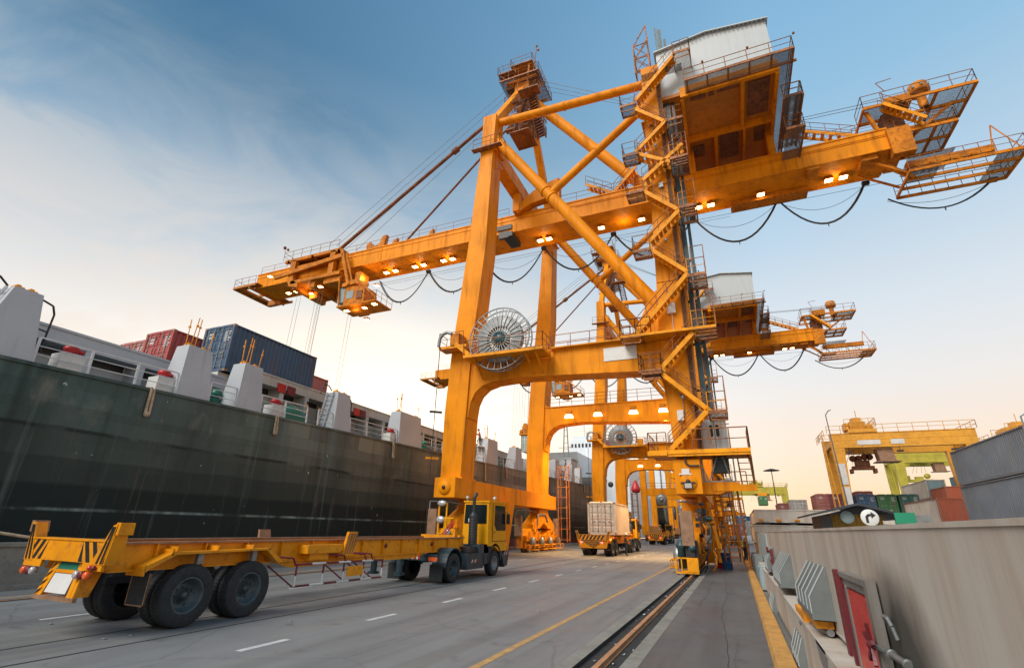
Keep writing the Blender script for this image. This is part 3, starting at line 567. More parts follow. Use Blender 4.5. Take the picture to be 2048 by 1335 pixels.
    # --- festoon cables
    def cat(mb,a,b,sag,r,n=14):
        pts=[]
        for i in range(n+1):
            t=i/n; p=seg(a,b,t); p.z-=sag*4*t*(1-t)*(1-.25*(1-4*t*(1-t))*0); pts.append(p)
        mb.path(pts,r,5)
    for a,b,s in ((-34.8,-28.1,3.3),(-28.1,-21.2,3.2),(-21.2,-14.4,3.3),(-14.4,-7.3,3.2),(-7.3,-.1,3.3),(-.1,6.8,3.3),(6.8,13.1,3.1),(14.2,20.6,1.6)):
        z=28.5 if a<14 else 26.6
        mb=MB(); cat(mb,(a,40.6,z),(b,40.6,z),s,.06); cat(mb,(a+.1,40.7,z),(b-.1,40.7,z),s*.96,.05); cat(mb,(a,40.9,z),(b,40.9,z),s*.48,.018); mb.cbox(((a+b)/2,40.6,z-s-.12),(.06,.06,.3)); mb.cbox((b,40.6,z-.05),(.5,.3,.3)); mb.build('festoon_cable',M['dark'],C)
    mb=MB(); mb.tube((-34.5,40.6,28.15),(14,40.6,28.15),.02,4); mb.tube((-34.5,40.75,27.95),(3,40.75,27.95),.015,4); mb.build('festoon_track',M['rope'],C)
    # --- machine house
    h=MB(); xr,xl,y0,y1=6.9,-1.2,30.6,46
    h.box(xl,xr,y0,y1,33.0,33.3)
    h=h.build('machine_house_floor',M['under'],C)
    mb=MB(); mb.box(.2,xr,30.35,30.6,32.55,33.45); mb.box(.2,.45,30.6,46,32.4,33.0); mb.box(xr-.25,xr,30.6,46,32.4,33.0); mb.box(.45,6.65,35.2,35.5,32.5,33.0); mb.box(4.4,4.65,30.6,35.2,32.5,33.0); mb.box(2.4,2.65,35.5,46,32.5,33.0); mb.box(4.6,4.8,35.5,46,32.5,33)
    for x in (.2,6.3): mb.box(x,x+.5,36.9,37.6,30.5,33); mb.box(x,x+.5,40.1,40.8,30.5,33)
    mb.box(.25,6.9,30.36,30.42,33.45,33.5)
    mb.build('floor_girder',O,C)
    mb=MB(); mb.box(4.95,6.4,31.2,34.6,32.9,32.99); mb.box(.9,2.0,31.0,31.4,32.9,32.99); mb.box(2.2,2.6,31.0,31.4,32.9,32.99); mb.box(2.8,4.3,30.95,31.3,32.9,32.99); mb.box(2.9,4.3,36.0,39,32.9,32.99); mb.box(5.5,6.3,35.8,37.8,32.9,32.99); mb.box(.7,1.6,36.6,38,32.9,32.99)
    mb.build('floor_opening',M['rusty'],C)
    mb=MB()
    walls=[(xl,y0+.1),(xr-.1,y0+.1),(xr-.1,y1),(xl,y1)]
    mb.prism([(xl,33.3),(6.8,33.3),(6.8,37.9),(2.6,38.55),(xl,38.1)],'Y',30.7,46)
    for i in range(14):
        x=-.9+i*.56; mb.box(x,x+.02,30.688,30.7,33.35,37.9)
    hw=mb.build('machine_house',M['house'],C)
    mb=MB(); mb.prism([(xl-.15,38.2),(2.6,38.66),(6.95,38.0),(6.95,37.9),(2.6,38.56),(xl-.15,38.1)],'Y',30.45,46.2)
    for i in range(26):
        x=-.9+i*.3; z=38.52-abs(x-2.6)*.14; mb.box(x,x+.12,30.4,30.5,z-.16,z-.06,1)
    mb.build('roof',[M['house'],M['dark']],hw)
    # walkway round the house
    for q_ in ((.6,7.75,29.2,30.35,32.86,32.92),(6.95,7.75,30.35,44,32.86,32.92),(-2.4,.6,29.4,30.1,34.9,34.96),(7,8.2,31.5,37,30.9,30.96),(7.2,8.4,32.5,36.6,31.9,31.96),(7.0,8.2,33,36.6,29.4,29.46)):
        mb=MB(); mb.box(*q_); mb.build('walkway',M['grate'],C)
    mb=MB()
    for a,b in (((.6,29.2,32.9),(7.75,29.2,32.9)),((7.75,29.2,32.9),(7.75,44,32.9)),((.6,30.3,32.85),(8,30.3,32.85)),((7,31.5,30.9),(7,37,30.9)),((8.2,31.5,30.9),(8.2,37,30.9)),((7.2,32.5,31.9),(8.4,32.5,31.9)),((8.4,32.5,31.9),(8.4,36.6,31.9)),((8.2,33,29.4),(8.2,36.6,29.4)),((7,33,29.4),(8.2,33,29.4))): mb.beam(a,b,.09,.2)
    for x in (.8,2.2,3.6,5,6.4,7.7): mb.beam((x,29.2,32.85),(x,30.5,32.85),.1,.16)
    railing(mb,[(.6,29.2,32.95),(7.75,29.2,32.95),(7.75,44,32.95)],step=1.4,mid=1,r=.03)
    railing(mb,[(7,31.5,31),(8.2,31.5,31),(8.2,37,31)],step=1.2); railing(mb,[(7.2,32.5,32),(8.4,32.5,32),(8.4,36.6,32)],step=1.2); railing(mb,[(7,33,29.5),(8.2,33,29.5),(8.2,36.6,29.5)],step=1.2)
    for x in (2,5,7.9): mb.ball((x,29.1,34.05),.1,n=6)
    mb.build('guard_rail',M['rail'],C)
    for p_,q_,wd_ in (((7.7,37.3,33.0),(12.4,37.3,30.7),(0,1,0)),((7.3,36,31.0),(7.3,33.2,29.4),(1,0,0)),((-4.3,37.2,32.9),(-6.4,37.2,30.7),(0,1,0)),((-9.0,37.2,32.3),(-6.6,37.2,30.7),(0,1,0))):
        mb=MB(); flight(mb,p_,q_,.8,wd=wd_); mb.build('stair_flight',[M['stair'],M['rail']],C)
    # --- lattice mast and lift guide on the landside leg head
    mb=MB()
    cr_=[(-2.9,30.6),(-1.75,30.6),(-1.75,31.8),(-2.9,31.8)]
    tp=[(-1.9,30.6),(-1.6,30.6),(-1.6,31.8),(-1.9,31.8)]
    for (x,y) in cr_: mb.beam((x,y,36.6),(x,y,39.8),.1,.1)
    for i in range(4):
        a=cr_[i];b=cr_[(i+1)%4]
        for z in (36.7,38.2,39.7): mb.beam((*a,z),(*b,z),.07,.07)
        for z in (36.7,38.2): mb.beam((*a,z),(*b,z+1.5),.05,.05); mb.beam((*b,z),(*a,z+1.5),.05,.05)
    for (x,y) in cr_: mb.beam((x,y,39.7),(-1.75,y,41.7),.08,.08)
    mb.beam((-1.75,30.6,39),(-1.75,30.6,41.7),.1,.1)
    mb.build('lattice_mast',M['rail'],C)
    mb=MB(); mb.box(-.95,-.62,31.0,31.5,8.9,41.2); mb.box(-.5,-.3,31.1,31.4,8.9,40.0); mb.box(-1.12,-1.0,31.0,31.1,30,41.6); mb.box(-.8,-.75,30.97,31.0,8.9,41); mb.box(-.42,-.38,31.07,31.1,8.9,40)
    for z in range(10,40,3): mb.box(-1.3,-.3,31.15,31.35,z,z+.12)
    mb.build('lift_guide',M['teal'],C)
    # --- zigzag stairs up the landside leg
    F=[((.2,35.8),(-3.0,32.3)),((-3.1,31.6),(-1.1,29.6)),((-.9,29.7),(-3.3,27.5)),((-.1,27.2),(-3.0,24.9)),((-3.0,24.0),(-.9,21.9)),((-.8,21.9),(-3.0,19.8)),((-2.9,19.3),(-.8,17.2)),((-.8,17.1),(-4.2,13.5)),((-.6,13.4),(-2.9,11.1)),((-2.9,10.7),(-.6,8.4)),((-.6,8.4),(-2.9,6.2))]
    for (a,b) in F:
        mb=MB(); flight(mb,(a[0],29.15,a[1]),(b[0],29.15,b[1]),.75); mb.build('stair_flight',[M['stair'],M['rail']],C)
    mb=MB(); flight(mb,(-3.3,29.15,27.4),(-1.0,29.15,25.9),.75); mb.build('stair_flight',[M['stair'],M['rail']],C)
    L=[(.1,1.3,35.7,0),(-1.0,.15,29.5,1),(-4.1,-3.0,32.0,1),(-4.2,-3.1,27.3,1),(-1.0,.15,26.1,1),(-4.15,-3.0,24.0,1),(-.8,.25,22.0,1),(-4.0,-2.9,19.3,1),(-.8,.25,16.9,1),(-5.2,-3.9,13.35,0),(-.9,.4,13.35,1),(-4.05,-2.9,10.9,1),(-.6,.35,8.3,1),(-4.2,-2.9,11.0,0)]
    for (x0,x1,z,dp) in L:
        mb=MB(); ye=30.1 if x0<-2.5 else 31
        mb.box(x0,x1,28.95,ye,z-.04,z,1); mb.beam((x0,28.95,z-.1),(x1,28.95,z-.1),.06,.2); mb.beam((x0,ye,z-.1),(x1,ye,z-.1),.06,.2); mb.beam((x0,28.95,z-.1),(x0,ye,z-.1),.06,.2); mb.beam((x1,28.95,z-.1),(x1,ye,z-.1),.06,.2)
        mb.beam((x0+.1,29.1,z-.5),(x1-.1,29.1,z-.5),.05,.08);mb.beam((x0+.1,29.1,z-.15),(x0+.1,29.1,z-.5),.05,.08);mb.beam((x1-.1,29.1,z-.15),(x1-.1,29.1,z-.5),.05,.08)
        if x0<-2.5: railing(mb,[(x1,28.95,z),(x0,28.95,z),(x0,ye,z),(x1,ye,z)],step=.75,r=.024)
        else: railing(mb,[(x0,28.95,z),(x1,28.95,z),(x1,ye,z),(x0+.3,ye,z)],step=.75,r=.024,m=2 if z<27 else 0)
        mb.build('landing',[M['rail'],M['grate'],M['stair']],C)
    for (x0,x1,z) in ((-.8,.25,22.0),(-.8,.25,16.9),(-.9,.4,13.35),(-.6,.35,8.3),(-1.0,.15,26.1)):
        mb=MB()
        for zz in (z+1.05,z+1.9): mb.path([(x0+.3,28.95,zz),(x1+.02,28.95,zz),(x1+.02,31,zz)],.028,5)
        for xx,yy in ((x0+.3,28.95),(x1+.02,28.95),(x1+.02,30),(x1+.02,31)): mb.beam((xx,yy,z),(xx,yy,z+1.9),.05,.05)
        for k_ in range(3): mb.beam((x0+.35,28.97,z-.35-k_*.22),(x1,28.97,z-.35-k_*.22),.04,.05)
        mb.build('safety_cage',M['rail'],C)
    mb=MB()
    for z in range(7,36,1): mb.beam((-1.42,30.1,z),(-1.12,30.1,z),.03,.04)
    for x in (-1.42,-1.12): mb.beam((x,30.1,6.3),(x,30.1,36),.03,.08)
    for k_ in range(3): mb.tube((-1.36+k_*.08,30.12,6.3),(-1.36+k_*.08,30.12,36),.025,5,1)
    mb.build('cable_tray',[M['rusty'],M['dark']],C)
    for (x,z,w_,h_,m_) in ((-2.3,14.9,.5,.7,'white'),(-2.2,18.4,.35,.5,'orange2'),(-2.1,9.6,.3,.45,'galv'),(-2.35,7.0,.5,.6,'orange2'),(-2.0,24.6,.3,.4,'galv'),(-2.2,30.4,.4,.5,'orange2')):
        mb=MB(); mb.box(x,x+w_,29.95,30.18,z,z+h_); mb.tube((x+w_/2,30.1,z),(x+w_/2,30.15,z-1.2),.025,5); mb.build('junction_box',M[m_],C)
    for z in (9.3,12.4,16,20,28,33.5):
        mb=MB(); mb.tube((-1.9,29.95,z),(-1.9,29.6,z+.05),.03,5); mb.ball((-1.9,29.55,z),.11,n=8,sc=(1,1,1.3)); mb.build('bulkhead_lamp',M['galv'],C)
    # hydraulics and cabinets packed round the foot of the landside leg
    random.seed(11)
    for i_ in range(26):
        x=random.uniform(-1.9,-1.25);y=random.uniform(29.3,31.5);z=random.uniform(.9,3.7);m_=random.choice(['orange2','rusty','dark','teal','galv','orange2'])
        mb=MB()
        if i_%3==0: mb.lathe([(0,-.18),(.1,-.18),(.12,-.1),(.12,.14),(.07,.2),(0,.2)],(x,y,z),random.choice('XYZ'),12)
        elif i_%3==1: mb.cbox((x,y,z),(random.uniform(.12,.35),random.uniform(.12,.4),random.uniform(.12,.45)))
        else: mb.path([(x,y,z),(x+.15,y-.1,z-.25),(x+.1,y-.15,z-.7),(x-.1,y,z-1.0)],.035,6)
        mb.build(['hydraulic_cylinder','valve_box','hose'][i_%3],M[m_],C)
    for q_ in (((-1.25,31.2,2.6),(-1.0,31.4,.5)),((-1.3,30.6,3.6),(-.95,30.9,1.2))):
        mb=MB(); mb.beam(*q_,.16,.2); mb.build('inclined_strut',M['orange2'],C)
    # --- walkway along portal beam with cable reel
    mb=MB(); mb.box(-18.6,-16.3,29.1,30.2,14.1,14.3); mb.build('walkway',M['stair'],C); mb=MB(); mb.box(-10.2,-3.3,30.0,30.35,13.5,13.58); mb.build('walkway',M['stair'],C); mb=MB(); mb.box(-5.2,.4,28.9,30.2,13.2,13.35); mb.build('walkway',M['stair'],C)
    mb=MB(); mb.box(-16.1,-10.2,28.4,30.2,12.95,13.15); mb.beam((-16.9,28.6,14.2),(-15.6,28.5,13.1),.1,.3)
    for x in (-15.4,-11.5,-10.8): mb.beam((x,28.6,13.0),(x,30.3,11.9),.08,.15)
    mb.build('walkway',M['stair'],C)
    for p_,st_,md_ in (([(-16.6,29.1,14.3),(-18.6,29.1,14.3),(-18.6,30.2,14.3)],.9,1),([(-16.1,28.4,13.15),(-10.2,28.4,13.15),(-10.2,30.1,13.15)],1.1,1),([(-10.2,30.3,13.5),(-4.8,30.3,13.5)],1.5,1),([(-15.5,31.9,13.5),(-3.5,31.9,13.5)],1.5,1),([(-16.1,46.3,13.5),(-3.2,46.3,13.5)],1.3,2),([(-5.2,28.9,13.35),(-3.3,28.9,13.35)],.8,1)):
        mb=MB(); railing(mb,p_,step=st_,r=.028,mid=md_); mb.build('guard_rail',M['rail'],C)
    mb.build('guard_rail',M['rail'],C)
    cx,cy,cz=-13.7,29.35,14.38
    rm=MB(); 
    for yy in (cy-.28,cy+.28):
        n=40
        pts=[(cx+2.3*math.cos(2*math.pi*i/n),yy,cz+2.3*math.sin(2*math.pi*i/n)) for i in range(n+1)]; rm.path(pts,.05,6)
    for i in range(26):
        a=2*math.pi*i/26
        for yy in (cy-.28,cy+.28): rm.beam((cx+.5*math.cos(a),yy,cz+.5*math.sin(a)),(cx+2.28*math.cos(a),yy,cz+2.28*math.sin(a)),.05,.07,up=(0,1,0))
    rl_=rm.build('cable_reel',M['galv'],C)
    mb=MB(); mb.lathe([(.95,-.24),(1.72,-.24),(1.75,-.2),(1.75,.2),(1.72,.24),(.95,.24),(.95,-.24)],(cx,cy,cz),'Y',40)
    for r in (1.1,1.25,1.4,1.55,1.68): mb.lathe([(r-.04,-.24),(r,-.27),(r+.04,-.24)],(cx,cy,cz),'Y',40)
    mb.build('wound_cable',M['steel'],rl_)
    mb=MB(); mb.lathe([(0,-.4),(.25,-.4),(.3,-.33),(.62,-.3),(.62,.3),(0,.3)],(cx,cy,cz),'Y',24)
    for i in range(12): a=2*math.pi*i/12; mb.cbox((cx+.42*math.cos(a),cy-.36,cz+.42*math.sin(a)),(.1,.1,.1))
    mb.build('hub',M['teal'],rl_)
    mb=MB(); mb.path([(-18.55,29.0,14.3),(-18.5,29.0,14.9),(-18.25,29.0,15.25),(-17.9,29.0,15.35),(-17.5,29.0,15.2)],.12,8); mb.box(-17.6,-16.9,29.0,30.1,14.3,15.2,1); mb.build('cable_guide',[M['galv'],M['orange2']],C)
    mb=MB(); mb.tube((-18.45,29.05,14.2),(-18.45,29.05,1.2),.03,5); mb.beam((-18.9,29.05,9.5),(-18.2,29.6,9.5),.1,.15); mb.beam((-18.9,29.05,6.3),(-18.2,29.6,6.3),.1,.15,1); mb.build('trailing_cable',[M['dark'],M['stair']],C)
    mb=MB(); mb.box(-6.6,-4.45,30.30,30.33,12.25,13.15); mb.build('sign_plate',M['white'],C,label='blank pale sign plate on the portal beam')
    # --- lower landing, lift cabin, drum, ladders
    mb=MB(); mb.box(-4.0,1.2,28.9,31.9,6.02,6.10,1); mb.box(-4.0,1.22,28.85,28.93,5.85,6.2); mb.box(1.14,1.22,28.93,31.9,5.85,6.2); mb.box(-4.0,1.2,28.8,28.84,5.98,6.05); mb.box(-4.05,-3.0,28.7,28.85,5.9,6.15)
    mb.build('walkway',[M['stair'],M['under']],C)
    mb=MB(); railing(mb,[(-4,28.9,6.15),(-3.0,28.9,6.15)],step=.5); railing(mb,[(-1.6,28.9,6.15),(1.2,28.9,6.15),(1.2,30.6,6.15)],step=.9,r=.035,h=1.15); railing(mb,[(-4,28.9,6.15),(-4,31.5,6.15)],step=.9); mb.build('guard_rail',M['rail'],C)
    mb=MB(); mb.hexa([(-1.25,31,6.12),(.25,31,6.12),(.25,32.6,6.12),(-1.25,32.6,6.12)],[(-1.25,31,8.75),(.2,31,8.75),(.2,32.6,8.75),(-1.25,32.6,8.75)]); mb.box(-1.0,.0,30.93,31.0,8.3,8.42)
    for x in (-1.05,-.75,-.45,-.15,.12): mb.box(x,x+.02,30.985,31,6.15,8.3)
    lc=mb.build('lift_cabin',M['cabin'],C)
    mb=MB()
    for x in (-.72,-.38):
        mb.prism([(x,7.25),(x+.05,7.18),(x+.13,7.18),(x+.18,7.25),(x+.18,7.8),(x+.13,7.87),(x+.05,7.87),(x,7.8)],'Y',30.96,30.99)
    mb.build('window',M['dark'],lc)
    mb=MB(); mb.box(-.8,-.1,30.97,30.985,6.2,8.2); mb.box(-.46,-.44,30.95,30.97,6.2,8.2,1); mb.build('door',[M['cabin'],M['dark']],lc)
    # drum frame below landing
    mb=MB(); 
    for x in (-1.3,.32): mb.beam((x,30.3,4.6),(x,30.3,5.95),.07,.07); 
    mb.beam((-1.3,30.3,4.62),(.32,30.3,4.62),.07,.07); mb.beam((-1.0,30.3,4.65),(-.5,30.3,5.95),.07,.07); mb.beam((.1,30.3,4.65),(-.2,30.3,5.95),.07,.07); mb.build('drum_frame',M['galv'],C)
    mb=MB(); mb.box(-.75,.1,30.6,31.6,5.15,5.9); mb.build('cable_drum',M['teal'],C)
    mb=MB(); mb.prism([(-1.38,3.95),(-.6,3.95),(.5,4.3),(.5,4.58),(-1.38,4.58)],'Y',30.2,31.6); mb.box(-.9,1.3,30.2,31.8,4.22,4.3); mb.box(-.9,1.32,30.15,30.22,4.1,4.45); mb.build('bracket_platform',O,C)
    def ladder(mb,p,q,w,wd=(1,0,0),step=.28):
        p=Vector(p);q=Vector(q);wd=Vector(wd)*w;n=int((p-q).length/step)
        mb.beam(p,q,.06,.1);mb.beam(p+wd,q+wd,.06,.1)
        for i in range(1,n): c=p.lerp(q,i/n);mb.beam(c,c+wd,.12,.03)
    mb=MB(); ladder(mb,(-.9,31.6,4.1),(-.75,33.2,.5),.75,step=.26); railing(mb,[(-.9,31.5,4.2),(.9,31.5,4.2)],step=.6); mb.build('ladder',M['orange2'],C)
    mb=MB(); ladder(mb,(.55,30.2,5.9),(.62,30.6,4.3),.6); railing(mb,[(1.25,30.2,4.35),(1.25,31.8,4.35)],step=.7,r=.03,h=1.6); ladder(mb,(-.62,30.6,4.1),(-.45,32.2,.45),.62,step=.30); mb.beam((.3,30.5,4.2),(.5,32.3,.3),.1,.14); mb.build('ladder',M['rail'],C)
    mb=MB(); ladder(mb,(-.55,32.6,4.1),(-.55,34.8,.6),.6,step=.4); mb.beam((-1.0,32.8,4),(-1.0,32.8,1),.12,.12); mb.build('ladder',M['stair'],C)
    mb=MB(); mb.box(-2.35,-1.95,29.0,29.1,4.95,5.2); mb.box(-2.5,-1.85,28.98,29.1,4.88,4.95); mb.build('junction_box',M['white'],C)
    mb=MB(); mb.box(-2.3,-1.85,28.85,29.0,4.15,4.45); mb.box(-2.45,-1.7,28.95,29.05,4.42,4.5); mb.build('floodlight',M['dark'],C); mb=MB(); mb.box(-2.25,-1.9,28.83,28.85,4.18,4.42); mb.build('lamp_lens',M['lensw'],C)
    mb=MB(); mb.box(-2.35,-2.0,29.95,30.2,8.05,8.65); mb.build('junction_box',M['white'],C)
    mb=MB(); mb.path([(-2.1,29.0,5.9),(-2.1,29.0,5.5),(-1.9,29.0,5.35),(-1.4,29.0,5.35)],.05,6); mb.build('conduit',M['dark'],C)
    # --- far waterside ladder tower and posts on boom leg
    mb=MB()
    for x in (-16.4,-15.5):
        for y in (50.4,51.3): mb.beam((x,y,0.8),(x,y,8.2),.09,.09)
    for z in range(1,9): mb.beam((-16.4,50.4,z),(-15.5,50.4,z),.06,.06); mb.beam((-15.5,50.4,z),(-15.5,51.3,z),.06,.06)
    mb.build('ladder_cage',M['rail'],C)
    # --- end-of-boom platforms (landside)
    mb=MB(); 
    for q_ in ((13.0,15.8,36.5,38.5,32.42,32.48),(17.2,19.8,36.6,40,32.42,32.48),(14.8,18.4,37.3,40.6,30.1,30.16),(19.7,21.2,37.0,40.4,26.44,26.5),(14.7,16.5,36.9,38.6,26.44,26.5),(15.5,18.3,38.5,41,28.6,28.66)):
        mb=MB(); mb.box(*q_); mb.build('walkway',M['grate'],C)
    mb=MB()
    def frame(x0,x1,y0,y1,z,ny=2,nx=3,t=.12,h=.22):
        for i in range(nx+1): x=x0+(x1-x0)*i/nx; mb.beam((x,y0,z),(x,y1,z),t,h)
        for i in range(ny+1): y=y0+(y1-y0)*i/ny; mb.beam((x0,y,z),(x1,y,z),t,h)
    frame(13.0,19.85,36.5,40.0,32.35); frame(14.8,18.4,37.3,40.6,30.05); frame(14.7,21.2,37.0,40.4,26.4,3,1)
    mb.box(14.12,14.9,37.3,39.9,28.5,30.4); mb.box(14.3,15.6,37.6,39.6,30.3,32.3,1); mb.beam((13.6,37.0,30.5),(13.2,36.9,32.3),.2,.25); mb.beam((18.9,38,32.3),(15.2,38,29.5),.15,.2)
    mb.box(14.0,15.4,36.7,37.3,27.9,30.2); mb.beam((12.4,37.5,28.5),(14.8,37.8,26.8),.12,.15); mb.beam((12.4,39.5,28.5),(14.8,39.6,26.8),.12,.15); mb.beam((13.2,38,28.5),(15.2,38,26.4),.25,.3)
    mb.beam((15.2,38.7,27.9),(20.3,38.7,27.9),.5,.55); mb.beam((20.0,38.2,27.5),(20.4,38.2,29.6),.07,.07); mb.beam((20.4,38.2,29.6),(21.3,37.6,26.6),.07,.07)
    for x in (15.8,17.0,18.2,19.4): mb.beam((x,37.0,26.4),(x-.5,38.5,27.8),.06,.06)
    mb.build('end_frame',[M['orange2'],M['rusty']],C)
    mb=MB(); railing(mb,[(13.0,38.5,32.5),(13.0,36.5,32.5),(19.85,36.5,32.5),(19.85,40,32.5)],step=1.4,r=.03); railing(mb,[(13,40,32.5),(19.85,40,32.5)],step=1.6); railing(mb,[(14.8,37.3,30.2),(18.4,37.3,30.2),(18.4,40.6,30.2)],step=1.1); railing(mb,[(14.7,37.0,26.5),(21.2,37.0,26.5),(21.2,40.4,26.5),(14.7,40.4,26.5)],step=.8,r=.026); railing(mb,[(14.7,38.6,26.5),(19.7,38.6,26.5)],step=.8,r=.024)
    mb.tube((14.6,36.5,33.5),(14.2,36.5,34.5),.03,5); mb.tube((14.2,36.5,34.5),(15.2,36.5,34.6),.03,5); mb.build('guard_rail',M['rail'],C)
    mb=MB(); mb.tube((17.3,38.2,32.5),(17.3,38.2,34.3),.3,14); mb.lathe([(0,.62),(.5,.6),(.62,.5),(.66,0),(.66,-.3),(0,-.4)],(17.3,38.2,34.2),'Z',18)
    for a in range(8): mb.cbox((17.3+.66*math.cos(a*.785),38.2+.66*math.sin(a*.785),34.3),(.16,.16,.2),1)
    mb.box(14.6,16.2,37,38,32.5,33.3); mb.lathe([(0,-.5),(.35,-.5),(.35,.5),(0,.5)],(15.4,39.2,33),'X',14); mb.build('slewing_hoist',[M['orange2'],M['steel']],C)
    mb=MB(); flight(mb,(14.2,36.4,32.4),(16.4,36.4,30.2),.7); mb.build('stair_flight',[M['stair'],M['rail']],C)
    # --- bogies
    def bogie(xc,yc,near,water):
        b=MB(); w=.5
        b.prism([(yc-1.1,3.75),(yc+1.1,3.75),(yc+1.3,3.2),(yc+3.0,2.35),(yc+3.0,1.9),(yc+1.2,2.0),(yc,2.5),(yc-1.2,2.0),(yc-3.0,1.9),(yc-3.0,2.35),(yc-1.3,3.2)],'X',xc-w,xc+w)
        for s in (-1,1):
            c=yc+s*2.4
            b.prism([(c-.4,2.1),(c+.4,2.1),(c+1.9,1.35),(c+1.9,.95),(c+.8,.9),(c,1.25),(c-.8,.9),(c-1.9,.95),(c-1.9,1.35)],'X',xc-.42,xc+.42)
            b.lathe([(0,-.5),(.22,-.5),(.22,.5),(0,.5)],(xc,c,1.75),'X',14)
        root=b.build('bogie',M['orange'],C)
        for k in range(4):
            c=yc-3.6+k*2.4
            b=MB(); b.prism([(c-.85,.35),(c+.85,.35),(c+.8,.75),(c+.35,1.35),(c-.35,1.35),(c-.8,.75)],'X',xc-.32,xc+.32); b.prism([(c-.5,.9),(c-.3,.9),(c+.15,1.7),(c-.15,1.7)],'X',xc+.33,xc+.45); b.build('wheel_truck',M['orange2'],root)
            b=MB()
            for d in (-.42,.42): b.lathe([(0,-.14),(.3,-.14),(.33,-.1),(.28,-.06),(.28,.06),(.33,.1),(.3,.14),(0,.14)],(xc,c+d,.33),'X',18)
            b.build('wheel',M['rusty'],root)
            s=1 if water else -1
            b=MB(); b.lathe([(0,.0),(.24,.0),(.26,.05),(.26,.5),(.2,.55),(.2,.7),(0,.7)],(xc+s*.72,c,.55),'Z',14); b.build('travel_motor',M['galv'],root)
            b=MB(); 
            for z in (.25,.62): b.path([(xc+s*.4,c-.5,z),(xc+s*1.1,c-.5,z),(xc+s*1.1,c+.5,z),(xc+s*.4,c+.5,z)],.035,5)
            for yy in (c-.5,c+.5): b.tube((xc+s*1.1,yy,.2),(xc+s*1.1,yy,.64),.03,5)
            b.build('motor_guard',M['stair'],root)
        for s in (-1,1):
            b=MB(); yy=yc+s*5.0; b.box(xc-.3,xc+.3,min(yy,yy+s*.35),max(yy,yy+s*.35),1.35,3.0)
            b.box(xc-.22,xc+.22,min(yy,yy-s*.3),max(yy,yy-s*.3),.4,1.4,1)
            b.build('buffer_plate',[M['worn'],M['orange2']],root)
        b=MB(); b.path([(xc+.52,yc-1.9,2.3),(xc+.52,yc-1.9,3.0),(xc+.52,yc-1.6,3.2),(xc+.52,yc+.3,3.2),(xc+.52,yc+.6,2.9),(xc+.52,yc+.9,2.6)],.09,8); b.path([(xc-.3,yc-5.2,3.0),(xc-.3,yc-5.2,3.45),(xc+.2,yc-4,3.5),(xc+.4,yc-2,3.4)],.04,6); b.build('conduit',M['galv'],root)
        return root
    bogie(-17.3,33.2,1,1); bogie(-17.3,47.2,0,1); bogie(-2.3,33.4,1,0); bogie(-2.3,47.2,0,0)
    # front end gear of the landside bogie
    b=MB(); b.box(-2.72,-1.95,28.05,28.65,.12,.22); b.box(-2.45,-1.95,28.02,28.06,.12,.78)
    for x in (-3.0,-2.72,-1.95): b.beam((x,28.05,.1),(x,28.05,.8),.05,.05)
    b.beam((-3.0,28.05,.12),(-1.95,28.05,.12),.06,.08); b.beam((-3.0,28.05,.78),(-1.95,28.05,.78),.05,.06); b.beam((-3.0,28.05,.12),(-3.0,28.7,.12),.05,.08); b.beam((-3,28.05,.78),(-3,28.7,.78),.05,.05); b.build('end_bumper',M['stair'],C)
    b=MB(); b.lathe([(0,0),(.2,0),(.2,.9),(.26,.95),(.26,1.1),(.2,1.15),(.2,1.3),(0,1.32)],(-2.7,28.45,.3),'Z',18); b.lathe([(0,-.05),(.16,-.05),(.16,.2),(0,.2)],(-2.15,28.1,1.25),'Y',14); b.build('travel_motor',M['teal'],C)
    b=MB(); b.box(-2.5,-1.9,28.3,28.9,.8,1.6); b.cbox((-2.2,28.2,1.05),(.3,.15,.4)); b.build('gear_casing',M['dark'],C)
    b=MB(); b.lathe([(0,-.04),(.32,-.04),(.34,0),(.32,.04),(0,.04)],(-2.9,28.9,2.9),'X',16,sm=True); b.build('cable_roller',M['teal'],C)
    # inclined waterside support
    b=MB(); b.hexa([(-16.35,36.1,.25),(-15.9,36.1,.25),(-15.9,36.6,.25),(-16.35,36.6,.25)],[(-16.6,36.0,3.8),(-15.7,36.0,3.8),(-15.7,37.3,3.8),(-16.6,37.3,3.8)]); b.build('storm_anchor',M['orange'],C)
    b=MB(); b.hexa([(-1.9,36.5,.2),(-1.5,36.5,.2),(-1.5,37,.2),(-1.9,37,.2)],[(-2.2,36.3,3.9),(-1.4,36.3,3.9),(-1.4,37.5,3.9),(-2.2,37.5,3.9)]); b.build('storm_anchor',M['orange'],C)
    return C,T
crane,trolley=make_crane()
